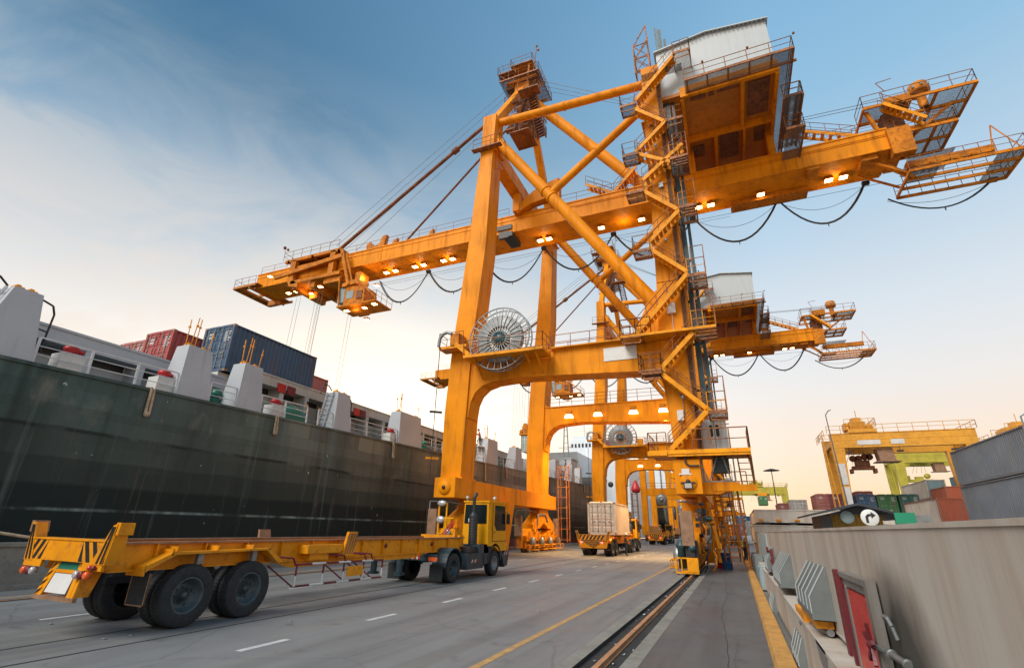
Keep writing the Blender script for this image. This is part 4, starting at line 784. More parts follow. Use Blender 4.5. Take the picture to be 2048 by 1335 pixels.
# ================================================================== VEHICLES
def wheel(par,x,y,z,r,w,side,dual=True,rimm=None,seg_=64):
    """side=+1: outer face towards +X"""
    rimm=rimm or M['wheelrim']
    b=MB(); s=side; ri=r*.56
    b.lathe([(0,s*(w*.22)),(ri*.15,s*(w*.22)),(ri*.19,s*(w*.16)),(ri*.20,s*(w*.02)),(ri*.30,-s*(w*.04)),(ri*.34,-s*(w*.22)),(ri*.80,-s*(w*.30)),(ri*.86,s*(w*.22)),(ri*.93,s*(w*.30)),(ri*.96,s*(w*.46)),(ri*1.05,s*(w*.47)),(ri*1.04,-s*(w*.3)),(0,-s*(w*.3))],(x,y,z),'X',32)
    for i in range(8):
        a=i*math.pi/4; b.cbox((x-s*w*.2,y+ri*.45*math.cos(a),z+ri*.45*math.sin(a)),(w*.16,ri*.07,ri*.07),0)
    for i in range(5):
        a=i*2*math.pi/5+.3; b.lathe([(0,0),(ri*.11,0)],(x-s*w*.27,y+ri*.64*math.cos(a),z+ri*.64*math.sin(a)),'X',10,1)
    o=b.build('wheel',[rimm,M['dark']],par)
    b=MB()
    xs=(x,x-s*(w+.07)) if dual else (x,)
    for xx in xs:
        pr=[(r*.58,-.46),(r*.66,-.52),(r*.80,-.53),(r*.93,-.50),(r*.985,-.43),(r,-.30),(r,-.12),(r*.985,-.10),(r*.985,-.06),(r,-.04),(r,.04),(r*.985,.06),(r*.985,.10),(r,.12),(r,.30),(r*.985,.43),(r*.93,.50),(r*.80,.53),(r*.66,.52),(r*.58,.46)]
        n=int(seg_*1.5)//2*2; vs=[];k=len(pr)
        for i in range(n):
            t=2*math.pi*i/n; lug=i%2
            for rr_,oo in pr:
                q=rr_*(.985 if (lug and abs(oo)>.2 and rr_>r*.92) else 1)
                vs.append((xx+oo*w,y+q*math.cos(t),z+q*math.sin(t)))
        fs=[(i*k+j,((i+1)%n)*k+j,((i+1)%n)*k+j+1,i*k+j+1) for i in range(n) for j in range(k-1)]
        b.add(vs,fs,0,False)
    b.build('tyre',M['rubber'],o)
    return o
def stripes(b,x0,x1,y,z0,z1,n,slant,m=1,duty=.5):
    """black slanted bars on a vertical face facing -Y"""
    p=(x1-x0)/n
    for i in range(n):
        a=x0+i*p; c=[(a,z0),(a+p*duty,z0),(a+p*duty+slant,z1),(a+slant,z1)]
        c=[(min(max(u,x0),x1),v) for u,v in c]
        b.prism(c,'Y',y-.004,y+.01,m)
def trailer(loc,label,chev,L=13.6,group=None,r=.58):
    C=thing('container_trailer',label,'trailer',loc,group)
    X,Y=loc[0],loc[1]
    Yl=M['tyellow']
    b=MB()
    for s in (-1,1):
        xb=X+s*.92
        b.box(xb-.008,xb+.008,Y+.25,Y+L,1.10,1.55); b.box(xb-.09,xb+.09,Y+.25,Y+L,1.07,1.10)
        b.prism([(Y+.3,1.10),(Y+4,1.10),(Y+4.6,.92),(Y+L-3.6,.92),(Y+L-2.6,1.12),(Y+.3,1.12)],'X',xb-.02,xb+.02)
        b.box(xb-.10,xb+.10,Y+.25,Y+L,1.55,1.585,1)
        for k in range(1,13): b.box(xb+(.0 if s>0 else -.09),xb+(.09 if s>0 else .0),Y+k*1.05,Y+k*1.05+.03,1.10,1.55)
    for k in range(9): b.box(X-.9,X+.9,Y+1.0+k*1.5,Y+1.12+k*1.5,1.25,1.42)
    b.build('chassis',[Yl,M['worn']],C)
    b=MB(); b.box(X-1.27,X+1.27,Y,Y+.28,1.24,1.60); b.box(X-1.27,X+1.27,Y-.02,Y+.3,1.60,1.625)
    if not chev:
        stripes(b,X-1.24,X-.62,Y,1.25,1.59,3,.22); stripes(b,X+.50,X+1.22,Y,1.25,1.59,3,-.2)
    else:
        b.hexa([(X-1.1,Y+.02,.62),(X+1.1,Y+.02,.62),(X+1.1,Y+.06,.62),(X-1.1,Y+.06,.62)],[(X-1.25,Y-.02,1.24),(X+1.25,Y-.02,1.24),(X+1.25,Y+.04,1.24),(X-1.25,Y+.04,1.24)])
        for k in range(5):
            z=.66+k*.16
            for s in (-1,1):
                c=[(X,z),(X,z+.075),(X+s*1.05,z+.075+.62),(X+s*1.05,z+.62)]
                c=[(u,min(v,1.22)) for u,v in c]
                b.prism(c,'Y',Y-.03,Y-.022,1)
        stripes(b,X-1.24,X+1.22,Y,1.25,1.59,8,.22)
    b.build('rear_bolster',[Yl,M['black']],C)
    for s in (-1,1):
        b=MB()
        xo=X+s*1.24
        b.hexa([(xo-.05,Y-.0,1.22),(xo+.05,Y,1.22),(xo+.05,Y+.30,1.22),(xo-.05,Y+.30,1.22)],[(xo+s*.10-.05,Y-.0,1.90),(xo+s*.10+.05,Y,1.90),(xo+s*.10+.05,Y+.20,1.90),(xo+s*.10-.05,Y+.20,1.90)])
        b.hexa([(xo-.3*s-.04,Y-.01,1.22),(xo-.0,Y-.01,1.22),(xo,Y+.02,1.22),(xo-.3*s-.04,Y+.02,1.22)],[(xo+s*.02,Y-.01,1.88),(xo+s*.14,Y-.01,1.90),(xo+s*.14,Y+.02,1.9),(xo+s*.02,Y+.02,1.88)])
        for k in range(2):
            b.hexa([(xo-s*(.16-.12*k)-.02,Y-.02,1.24),(xo-s*(.16-.12*k)+.03,Y-.02,1.24),(xo-s*(.16-.12*k)+.03,Y-.01,1.24),(xo-s*(.16-.12*k)-.02,Y-.01,1.24)],[(xo+s*(.04+.05*k)-.02,Y-.02,1.86),(xo+s*(.04+.05*k)+.02,Y-.02,1.86),(xo+s*(.04+.05*k)+.02,Y-.01,1.86),(xo+s*(.04+.05*k)-.02,Y-.01,1.86)],1)
        b.hexa([(xo+s*.13-.06,Y-.0,1.72),(xo+s*.13+.06,Y,1.72),(xo+s*.13+.06,Y+.27,1.72),(xo+s*.13-.06,Y+.27,1.72)],[(xo+s*.15-.06,Y,1.93),(xo+s*.15+.06,Y,1.93),(xo+s*.15+.06,Y+.25,1.93),(xo+s*.15-.06,Y+.25,1.93)],2 if s<0 else 0)
        b.build('corner_guide',[Yl,M['black'],M['worn']],C)
    # mid guides
    for s,yy in ((1,6.35),(-1,5.7)):
        b=MB(); xo=X+s*1.27
        b.hexa([(xo-.04,Y+yy-.22,1.15),(xo+.04,Y+yy-.22,1.15),(xo+.04,Y+yy+.22,1.15),(xo-.04,Y+yy+.22,1.15)],[(xo+s*.12-.04,Y+yy-.19,1.79),(xo+s*.12+.04,Y+yy-.19,1.79),(xo+s*.12+.04,Y+yy+.19,1.79),(xo+s*.12-.04,Y+yy+.19,1.79)],0 if s>0 else 1)
        if s>0:
            for k in range(4): b.hexa([(xo+.04,Y+yy-.16+k*.1,1.2),(xo+.06,Y+yy-.16+k*.1,1.2),(xo+.06,Y+yy-.13+k*.1,1.2),(xo+.04,Y+yy-.13+k*.1,1.2)],[(xo+.16,Y+yy-.15+k*.1,1.75),(xo+.18,Y+yy-.15+k*.1,1.75),(xo+.18,Y+yy-.12+k*.1,1.75),(xo+.16,Y+yy-.12+k*.1,1.75)],1)
        b.build('side_guide',[Yl,M['worn']],C)
        b=MB(); b.prism([(Y+4.8,1.25),(Y+6.0,1.25),(Y+6.2,1.35),(Y+6.2,1.46),(Y+4.8,1.46)],'X',X+s*.92,X+s*1.3); b.box(min(X+s*.9,X+s*1.2),max(X+s*.9,X+s*1.2),Y+5.0,Y+5.7,1.08,1.25); b.build('bolster',Yl,C)
    # fenders and mud flaps
    Yb=Y; Y=Y+.29
    for s in (-1,1):
        b=MB(); x0,x1=sorted((X+s*.78,X+s*1.30))
        b.prism([(Y+.45,1.05),(Y+.45,1.17),(Y+.95,1.40),(Y+3.3,1.42),(Y+3.3,1.38),(Y+1.0,1.35),(Y+.52,1.10)],'X',x0,x1)
        b.box(x0,x1,Y+.43,Y+.46,1.0,1.19); b.box(x0,x1,Y+.90,Y+.93,1.34,1.46)
        for k in range(3): b.box(min(X+s*.92,X+s*1.28),max(X+s*.92,X+s*1.28),Y+1.0+k*.9,Y+1.04+k*.9,1.41,1.5)
        b.prism([(Y+3.3,1.41),(Y+3.75,1.10),(Y+3.6,1.08),(Y+3.2,1.38)],'X',x0+.1,x1)
        b.build('fender',Yl,C)
        b=MB(); b.box(x0+.02,x1+.03,Y+.56,Y+.575,.48,1.04); b.box(x0+.02,x0+.035,Y+.55,Y+.58,.48,1.04,1); b.box(x1+.015,x1+.03,Y+.55,Y+.58,.48,1.04,1); b.box(x0+.02,x1+.03,Y+.55,Y+.58,.48,.50,1)
        b.build('mud_flap',[M['rubber'],M['worn']],C)
        for k in (1.75,3.1):
            b=MB(); b.box(min(X+s*1.1,X+s*1.2),max(X+s*1.1,X+s*1.2),Y+k-.5+.3,Y+k-.38+.3,1.15,1.40); b.build('spring_bracket',M['galv'],C)
        for yy in (1.48,2.93):
            wheel(C,X+s*1.10,Y+yy,r-.005,r,.30,s)
    b=MB(); b.tube((X-1.1,Y+1.48,r),(X+1.1,Y+1.48,r),.09,8); b.tube((X-1.1,Y+2.93,r),(X+1.1,Y+2.93,r),.09,8)
    for s in (-1,1): b.box(X+s*.6-.05,X+s*.6+.05,Y+.9,Y+3.6,.72,.86); b.box(X+s*.6-.08,X+s*.6+.08,Y+2.1,Y+2.35,.8,1.15)
    b.build('axle',M['dark'],C)
    # lamps
    Y=Yb
    for s in (-1,1):
        b=MB(); b.box(min(X+s*.66,X+s*1.25),max(X+s*.66,X+s*1.25),Y+.0,Y+.05,1.12,1.24); b.build('lamp_bracket',Yl,C)
        for k,mm_ in enumerate((M['lenso'],M['maroon'],M['lensw']) if s<0 else (M['lensw'],M['maroon'],M['lenso'])):
            xx=X+(-1.13+k*.15 if s<0 else .60+k*.15)
            if chev and k==1: mm_=M['lampw']
            b=MB(); b.lathe([(0,-.05),(.045,-.048),(.066,-.03),(.07,0),(.055,.06),(0,.06)],(xx,Y-.01,1.04),'Y',16); b.build('tail_lamp',mm_,C)
    for xx in (.98,1.10):
        b=MB(); b.lathe([(0,-.05),(.035,-.04),(.045,0),(0,.05)],(X+xx,Y-.03,1.17),'Y',12); b.build('tail_lamp',M['lensr'] if xx<1.05 else M['maroon'],C)
    for yy in (1.0-.6,8.6,L-2.5):
        b=MB(); b.lathe([(0,.02),(.07,.02),(.075,0)],(X+.93+.012,Y+yy,1.36),'X',16); b.build('reflector',M['maroon'],C)
    # underrun frame with number plate
    if not chev:
        XC=X+.13; b=MB(); y=Y-.03
        for s in (-1,1):
            b.hexa([(XC+s*.50-.1,y,.66),(XC+s*.50+.1,y,.66),(XC+s*.50+.1,y+.04,.66),(XC+s*.50-.1,y+.04,.66)],[(XC+s*.40-.1,y+.12,1.24),(XC+s*.40+.1,y+.12,1.24),(XC+s*.40+.1,y+.16,1.24),(XC+s*.40-.1,y+.16,1.24)])
            b.hexa([(XC+s*.50,y,.66),(XC+s*.50+.02*s,y,.66),(XC+s*.50+.02*s,y+.3,.66),(XC+s*.50,y+.3,.66)],[(XC+s*.44,y+.12,1.24),(XC+s*.46,y+.12,1.24),(XC+s*.46,y+.5,1.24),(XC+s*.44,y+.5,1.24)])
        for k in range(4):
            t=k/4; z0=.67+t*.56; xo=XC-.50+t*.10; yo=y+t*.12-.006
            b.hexa([(xo-.09,yo,z0),(xo+.0,yo,z0+.07),(xo,yo+.004,z0+.07),(xo-.09,yo+.004,z0)],[(xo-.06,yo+.012,z0+.07),(xo+.07,yo+.02,z0+.13),(xo+.07,yo+.024,z0+.13),(xo-.06,yo+.016,z0+.07)],1)
        b.box(XC-.64,XC+.64,y-.01,y+.06,.60,.67,2); b.box(XC-.36,XC+.36,y+.09,y+.12,1.04,1.1,0); b.hexa([(XC-.38,y+.09,1.1),(XC+.38,y+.09,1.1),(XC+.38,y+.1,1.1),(XC-.38,y+.1,1.1)],[(XC-.32,y+.13,1.24),(XC+.32,y+.13,1.24),(XC+.32,y+.14,1.24),(XC-.32,y+.14,1.24)],3)
        b.build('underrun_frame',[Yl,M['black'],M['worn'],M['green']],C)
        b=MB(); b.hexa([(XC-.32,y+.0,.72),(XC+.34,y+.0,.72),(XC+.34,y+.012,.72),(XC-.32,y+.012,.72)],[(XC-.30,y+.075,1.03),(XC+.32,y+.075,1.03),(XC+.32,y+.087,1.03),(XC-.30,y+.087,1.03)]); b.build('number_plate',M['white'],C)
        # tubular red and white side guard
        b=MB(); x=X+1.36
        def rw(p,q,r=.028,n=1):
            for i in range(n): b.tube(seg(p,q,i/n),seg(p,q,(i+1)/n),r,7,i%2)
        y0,y1=Y+4.45,Y+7.95
        rw((x,y0,1.02),(x,y1,.98),.028,7); rw((x,y0,.52),(x,y1,.50),.028,7)
        for yy in (y0,y0+.95,y0+1.75,y0+2.6,y1): rw((x,yy,1.0),(x,yy,.52),.026,2)
        for yy in (y0-.45,y0+1.4,y0+2.3,y1-.9): b.path([(x,yy+.4,1.0),(x,yy+.3,1.17),(x-.1,yy,1.2),(x-.35,yy-.2,1.2)],.024,6,0); b.tube((x,yy+.4,.52),(x-.4,yy-.1,1.0),.022,6,0)
        b.build('side_guard',[M['maroon'],M['white']],C)
        b=MB(); b.box(x+.02,x+.04,y0+1.85,y0+2.55,.62,.88); b.build('reflector_board',M['tyellow'],C)
    for s in (-1,1):
        b=MB(); b.tube((X+s*.55,Y+L-3.9,1.5),(X+s*.55,Y+L-3.9,.45),.11,12); b.box(X+s*.55-.14,X+s*.55+.14,Y+L-4.05,Y+L-3.75,.36,.44); b.build('landing_leg',M['tdark'],C)
    b=MB(); b.box(X-.95,X+.95,Y+L-.35,Y+L,1.22,1.66); b.box(X-1.2,X-.9,Y+L-1.0,Y+L-.7,1.3,1.5); b.box(X+.7,X+.8,Y+L-.5,Y+L+.1,1.3,1.9); b.build('front_bolster',Yl,C)
    return C
def tractor(loc,label,group=None):
    """yard tractor; loc is on the ground at mid width, level with its rear end"""
    C=thing('yard_tractor',label,'truck',loc,group)
    X,Y=loc[0],loc[1]; D=M['tdark']; Cy=M['cabyellow']
    b=MB()
    for s in (-1,1): b.box(X+s*.42-.05,X+s*.42+.05,Y+.2,Y+6.6,.72,1.0)
    b.box(X-.5,X+.5,Y+.9,Y+2.0,1.0,1.12); b.box(X-.6,X+1.2,Y+3.4,Y+4.4,.95,1.3); b.prism([(Y+.1,.95),(Y+1.2,1.18),(Y+2.6,1.18),(Y+2.6,1.0),(Y+.1,.8)],'X',X-.42,X+.42)
    b.box(X-1.15,X+1.15,Y+.05,Y+.15,.80,1.02)
    b.build('chassis',D,C)
    b=MB()
    for k in range(9): b.box(X-.42+k*.10,X-.36+k*.10,Y+.035,Y+.05,.84,.99,1 if k%2 else 0)
    b.build('warning_board',[M['red'],M['white']],C)
    for s in (-1,1):
        # arched wheel arch
        b=MB(); x0,x1=sorted((X+s*.62,X+s*1.24)); n=12; P=[]; yc,zc,ra=Y+1.25,.55,.68
        for i in range(n+1): a=math.pi*(1-i/n)*1.0; P.append((yc+ra*math.cos(a),zc+ra*math.sin(a)))
        for i in range(n): b.prism([P[i],P[i+1],(yc+(P[i+1][0]-yc)*.94,zc+(P[i+1][1]-zc)*.94),(yc+(P[i][0]-yc)*.94,zc+(P[i][1]-zc)*.94)],'X',x0,x1)
        b.build('fender',D,C)
        b=MB(); b.box(x0+.02,x1-.04,Y+.42,Y+.44,.10,.66); b.build('mud_flap',M['rubber'],C)
        b=MB(); b.box(X+s*1.0-.18,X+s*1.0+.18,Y+.0,Y+.06,.80,.93); b.build('tail_lamp',M['lenso'] if s>0 else M['lensr'],C)
        wheel(C,X+s*1.08,Y+1.25,.52,.52,.28,s,True,M['tdark'],40)
        wheel(C,X+s*1.06,Y+4.95,.51,.51,.30,s,False,M['steel'],40)
    # cab, on the right half
    x0,x1=X-.08,X+1.22; y0,y1=Y+4.15,Y+6.05
    b=MB(); b.hexa([(x0,y0,1.32),(x1,y0,1.32),(x1,y1+.15,1.32),(x0,y1+.15,1.32)],[(x0+.04,y0+.05,3.05),(x1-.04,y0+.05,3.05),(x1-.04,y1-.08,3.05),(x0+.04,y1-.08,3.05)])
    b.box(x0-.0,x1+.02,y0+.0,y1-.02,3.05,3.12); b.prism([(y0,1.32),(y0,1.22),(y0+.7,1.22),(y0+1.2,1.0),(y1+.2,.86),(y1+.2,1.32)],'X',x0,x1)
    cab=b.build('cab',Cy,C)
    b=MB(); b.hexa([(x0+.08,y0-.005,2.15),(x1-.10,y0-.005,2.15),(x1-.10,y0+.01,2.15),(x0+.08,y0+.01,2.15)],[(x0+.1,y0+.025,2.95),(x1-.12,y0+.025,2.95),(x1-.12,y0+.04,2.95),(x0+.1,y0+.04,2.95)]); b.build('rear_window',M['glass'],cab)
    b=MB(); b.prism([(y0+.62,2.1),(y0+.85,1.86),(y1-.04,1.86),(y1+.0,1.95),(y1-.12,2.95),(y0+.64,2.95)],'X',x1-.02,x1+.012); b.build('side_window',M['glass'],cab)
    b=MB(); b.hexa([(x0+.1,y1+.08,1.95),(x1-.1,y1+.08,1.95),(x1-.1,y1+.1,1.95),(x0+.1,y1+.1,1.95)],[(x0+.12,y1-.06,2.98),(x1-.12,y1-.06,2.98),(x1-.12,y1-.04,2.98),(x0+.12,y1-.04,2.98)]); b.build('windscreen',M['glass'],cab)
    b=MB(); b.prism([(y0+.45,1.42),(y1+.05,1.42),(y1+.03,2.0),(y1-.1,3.0),(y0+.5,3.0),(y0+.5,2.05),(y0+.45,2.0)],'X',x1+.0,x1+.006); b.box(x1,x1+.03,y0+.6,y0+.72,1.78,1.82,1); dr=b.build('door',[Cy,M['dark']],cab)
    b=MB(); b.box(x1+.01,x1+.02,y0+.45,y1+.08,1.40,1.425); b.box(x1+.01,x1+.02,y0+.44,y0+.46,1.42,2.95); b.build('door_seal',M['dark'],cab)
    for xx,yy,rr in ((x0+.1,y0+.15,.08),(x1-.15,y0+.9,.09)):
        b=MB(); b.tube((xx,yy,3.1),(xx,yy,3.2),.02,6); b.ball((xx,yy,3.26),rr,n=12); b.build('work_lamp',M['lensw'],C)
    b=MB(); b.box(x1+.05,x1+.22,y1-.02,y1+.02,2.15,2.6); b.tube((x1,y1,2.7),(x1+.15,y1,2.6),.015,5); b.build('mirror',M['dark'],C)
    b=MB(); b.box(x0+.3,x0+.34,y0-.03,y0+.0,2.2,2.35); b.build('notice',M['white'],C)
    # exhaust stack
    b=MB(); ex,ey=X+.75,Y+3.6; b.tube((ex,ey,1.25),(ex,ey,2.45),.19,16); b.tube((ex,ey,2.45),(ex,ey,2.6),.19,16,r2=.10); b.tube((ex,ey,2.6),(ex,ey,3.2),.075,10); b.tube((ex,ey,3.2),(ex+.06,ey+.1,3.42),.075,10); b.box(ex-.22,ex-.05,ey-.02,ey+.02,3.08,3.12)
    for k in range(9): b.lathe([(.19,0),(.2,.02),(.19,.04)],(ex,ey,1.3+k*.12),'Z',16)
    b.build('exhaust_stack',M['dark'],C)
    b=MB(); b.box(X+.62,X+1.18,Y+2.35,Y+3.85,.38,.98); b.prism([(Y+3.85,.5),(Y+4.3,.55),(Y+4.3,1.3),(Y+3.85,1.3)],'X',X+.5,X+1.2); b.build('fuel_tank',D,C)
    b=MB()
    for k in range(4): b.prism([(Y+2.75+k*.14,.62),(Y+2.82+k*.14,.62),(Y+2.90+k*.14,.74),(Y+2.83+k*.14,.74)],'X',X+1.18,X+1.186,k%2)
    b.build('warning_mark',[M['white'],M['red']],C)
    b=MB(); b.hexa([(X-1.2,Y+6.0,.30),(X+1.22,Y+6.0,.30),(X+1.22,Y+6.35,.38),(X-1.2,Y+6.35,.38)],[(X-1.2,Y+5.6,1.0),(X+1.22,Y+5.6,1.0),(X+1.22,Y+6.55,1.0),(X-1.2,Y+6.55,1.0)]); b.box(X-1.2,X+1.2,Y+5.55,Y+5.95,.78,1.15); b.build('bumper',D,C)
    b=MB()
    for k in range(4): b.prism([(Y+6.0+k*.11,.82),(Y+6.06+k*.11,.82),(Y+6.1+k*.11,.97),(Y+6.04+k*.11,.97)],'X',X+1.22,X+1.226,k%2)
    b.build('warning_mark',[M['white'],M['red']],C)
    # front wheel arch
    b=MB(); n=10
    for i in range(n):
        a0,a1=math.pi*(1-i/n),math.pi*(1-(i+1)/n); yc,zc=Y+4.95,.62
        b.prism([(yc+.62*math.cos(a0),zc+.60*math.sin(a0)),(yc+.62*math.cos(a1),zc+.60*math.sin(a1)),(yc+.7*math.cos(a1),zc+.7*math.sin(a1)),(yc+.7*math.cos(a0),zc+.7*math.sin(a0))],'X',X+.85,X+1.22)
    b.build('wheel_arch',D,C)
    # headboard frame, lamps and coiled hoses on the left
    b=MB()
    for xx in (X-1.15,X-.75): b.beam((xx,Y+3.8,1.2),(xx,Y+3.8,3.0),.06,.06)
    for z in (1.7,2.35): b.beam((X-1.15,Y+3.8,z),(X-.35,Y+3.8,z),.05,.05)
    b.box(X-1.2,X-.4,Y+3.9,Y+4.5,1.3,1.9); b.box(X-1.1,X-.75,Y+4.2,Y+4.5,1.9,2.4); b.build('headboard_frame',Cy,C)
    b=MB(); b.ball((X-.98,Y+3.7,2.98),.16,n=12,sc=(1.5,.6,.8)); b.build('work_lamp',M['lensw'],C); b=MB(); b.ball((X-1.0,Y+3.7,2.28),.16,n=12,sc=(1.4,.6,1)); b.build('work_lamp',M['lensw'],C)
    b=MB(); b.ball((X-.62,Y+3.75,1.75),.14,n=10,sc=(1.2,.5,1.2)); b.build('work_lamp',M['lensw'],C)
    b=MB(); pts=[]
    for i in range(110):
        a=i*.7; t=i/109; pts.append((X-.85+.65*t+.09*math.cos(a),Y+3.3+.2*t+.02*a*.0,1.32+.85*t+.09*math.sin(a)))
    b.path(pts,.018,5); b.build('coiled_hose',M['red'],C)
    b=MB(); b.box(X-1.15,X+1.1,Y+2.7,Y+3.5,1.0,1.22); b.box(X-1.1,X-.55,Y+3.0,Y+3.5,1.22,1.5); b.build('deck_box',M['dark'],C)
    return C
tr1=trailer((-11.66,5.95,0),'empty yellow skeletal trailer with striped rear bolster, nearest vehicle on the road','',L=13.95)
ta1=tractor((-11.36,16.95,0),'yellow-cab dark-framed yard tractor pulling the empty skeletal trailer')
tr2=trailer((-10.75,41.9,0),'yellow trailer with chevron rear board carrying the beige container',True,L=12.6)
ta2=tractor((-10.75,51.2,0),'yard tractor in front of the trailer that carries the beige container')
tr3=trailer((-11.9,86.0,0),'most distant yellow chevron-backed trailer on the road, standing empty',True,L=12.6)
ta3=tractor((-11.9,95.5,0),'most distant yard tractor, coupled to the far empty trailer')
# ================================================================== CONTAINERS
CC={}
def cmat(n,col,**k):
    if n not in CC: CC[n]=mat('container_'+n,col,.5,var=.22,sc=.8,dirt=k.get('dirt',(.18,.10,.06)),damt=k.get('damt',.55),streak=1,dthr=k.get('dthr',.5),bump=.02)
    return CC[n]
RB=cmat('navy',(.035,.085,.15)); RR=cmat('faded_red',(.36,.055,.05),damt=.6); RP=cmat('dusty_red',(.40,.13,.11),dirt=(.3,.22,.2)); RW=cmat('beige',(.60,.54,.44),dirt=(.28,.19,.12),damt=.4,dthr=.55); RG=cmat('blue_grey',(.135,.165,.20),dirt=(.24,.20,.17),damt=.7)
RBR=cmat('brick_brown',(.36,.085,.04)); RC=cmat('cream',(.58,.53,.46)); RLB=cmat('pale_blue',(.20,.32,.36)); RGN=cmat('green',(.04,.18,.05)); RDG=cmat('dark_green',(.02,.13,.10)); RMR=cmat('maroon',(.17,.035,.05)); RGR=cmat('pale_grey_green',(.36,.44,.40)); RBL=cmat('blue',(.03,.11,.22)); RWT=cmat('off_white',(.52,.52,.49)); RPK=cmat('pinkish_red',(.42,.13,.11))
cache={}
def container(name_label,m,loc,L=6.06,H=2.59,rz=0,group=None,doors=True,frame=None,endm=None):
    C=thing('shipping_container',name_label,'container',loc,group,local=True,rz=rz)
    key=(L,H,m.name,doors,frame.name if frame else '',endm.name if endm else '')
    if key in cache:
        for nm,me,subs in cache[key]:
            o=lk(bpy.data.objects.new(nm,me)); o.parent=C
            for n2,m2 in subs: p=lk(bpy.data.objects.new(n2,m2)); p.parent=o
        return C
    w=2.44;rec=[];fr=frame or m
    b=MB()
    for s in (-1,1):   # corrugated long sides
        x=s*(w/2-.035); n=int((L-.3)/.278); p=(L-.3)/n; vs=[];fs=[]
        prof=[(0,0),(.3,0),(.5,-.06),(.8,-.06)]
        pts=[(y0_+.15+i*p+a*p if False else .15+i*p+a*p,d) for i in range(n) for a,d in prof for y0_ in (0,)]+[(L-.15,0)]
        for (yy,d) in pts: vs+=[(x+s*d,yy,.16),(x+s*d,yy,H-.11)]
        for i in range(len(pts)-1): fs.append((2*i,2*i+2,2*i+3,2*i+1))
        b.add(vs,fs)
    n=8;p=(w-.3)/n;pts=[(-w/2+.15+i*p+a*p,L-.05-d) for i in range(n) for a,d in ((0,0),(.25,0),(.5,.036),(.75,.036))]+[(w/2-.15,L-.05)]
    vs=[];fs=[]
    for (xx,yy) in pts: vs+=[(xx,yy,.16),(xx,yy,H-.11)]
    for i in range(len(pts)-1): fs.append((2*i,2*i+2,2*i+3,2*i+1))
    b.add(vs,fs); b.box(-w/2+.06,w/2-.06,.05,L-.05,H-.06,H-.03); b.box(-w/2+.05,w/2-.05,.05,L-.05,.12,.16)
    b.box(-w/2+.1,w/2-.1,.25,.27,.16,H-.1)
    rec.append(('body',b,m,[]))
    b=MB()
    for s in (-1,1):
        x0,x1=sorted((s*w/2,s*(w/2-.09)))
        b.box(x0,x1,.0,L,0.0,.16); b.box(x0,x1,0,L,H-.10,H-.02)
        for yy in (0,L-.15): b.box(*sorted((s*w/2,s*(w/2-.15))),yy,yy+.15,0,H)
        for yy in (-.006,L-.165):
            for z in (0,H-.118): b.box(*sorted((s*(w/2+.005),s*(w/2-.16))),yy,yy+.172,z-.002,z+.122,1)
    for yy in (0,L-.12): b.box(-w/2,w/2,yy,yy+.12,0,.15); b.box(-w/2,w/2,yy,yy+.12,H-.11,H-.01)
    rec.append(('frame',b,[fr,M['worn']],[]))
    if doors:
        for s in (-1,1):
            b=MB(); x0,x1=sorted((s*.012,s*(w/2-.15))); b.box(x0,x1,.06,.10,.16,H-.12)
            for k in range(5): z=.2+k*(H-.35)/4.4; b.prism([(.06,z),(.03,z+.05),(.03,z+.36),(.06,z+.41)],'X',x0+.07,x1-.07)
            for k in range(4): b.box(x0 if s<0 else x1-.05,x0+.05 if s<0 else x1,.02,.07,.35+k*.62,.5+k*.62)
            sub=MB()
            for q in (.32,.80):
                sub.tube((s*q,.0,.14),(s*q,.0,H-.1),.02,6)
                for z in (.3,.9,1.5,2.2): sub.cbox((s*q,.01,z),(.10,.05,.06))
                sub.cbox((s*q-s*.12,-.01,1.05),(.28,.03,.05))
            if s>0:
                for r_ in range(5):
                    for q_ in range(6-r_%3): b.box(.55+q_*.085,.61+q_*.085,.022,.028,H-.45-r_*.13,H-.38-r_*.13,1)
            else:
                for r_ in range(2):
                    for q_ in range(4): b.box(-.75+q_*.12,-.67+q_*.12,.022,.028,H-.5-r_*.2,H-.38-r_*.2,1)
            rec.append(('door',b,[m,M['white']],[('locking_bar',sub,M['galv'])]))
    if endm:
        b=MB(); vs=[];fs=[];n=9;p=(w-.3)/n
        pts=[(-w/2+.15+i*p+a*p,.03+d) for i in range(n) for a,d in ((0,0),(.3,0),(.5,.05),(.8,.05))]+[(w/2-.15,.03)]
        for (xx,yy) in pts: vs+=[(xx,yy,.15),(xx,yy,H-.11)]
        for i in range(len(pts)-1): fs.append((2*i,2*i+2,2*i+3,2*i+1))
        b.add(vs,fs); rec.append(('end_panel',b,endm,[]))
    cache[key]=[]
    for nm,b,mt,subs in rec:
        o=b.build(nm,mt,C,off=(0,0,0)); sl=[]
        for n2,sb,mt2 in subs: q=sb.build(n2,mt2,o,off=(0,0,0)); sl.append((n2,q.data))
        cache[key].append((nm,o.data,sl))
    return C
cg='stacked freight containers'
container('beige container with rusty corner posts on the trailer beside the standing worker',RW,(-10.53,44.3,1.62),frame=RW)
container('navy blue container standing highest on the dark-hulled ship beside the hoist ropes',RB,(-25.77,17.2,9.62),L=6.3,H=2.75,frame=M['worn'] if False else RB)
container('faded red container on the dark-hulled ship, left of and touching distance from the navy one',RR,(-29.2,16.1,9.5),H=2.6)
container('bleached red container on the dark-hulled ship, second from left in its row',RP,(-31.75,16.2,9.3),H=2.5)
container('bleached red container at left end of the row on the dark-hulled ship',RP,(-34.3,16.3,9.2),H=2.5)
container('small-looking salmon red container beyond the right end of the navy one on ship',RPK,(-28.45,21.5,9.55),H=2.6)
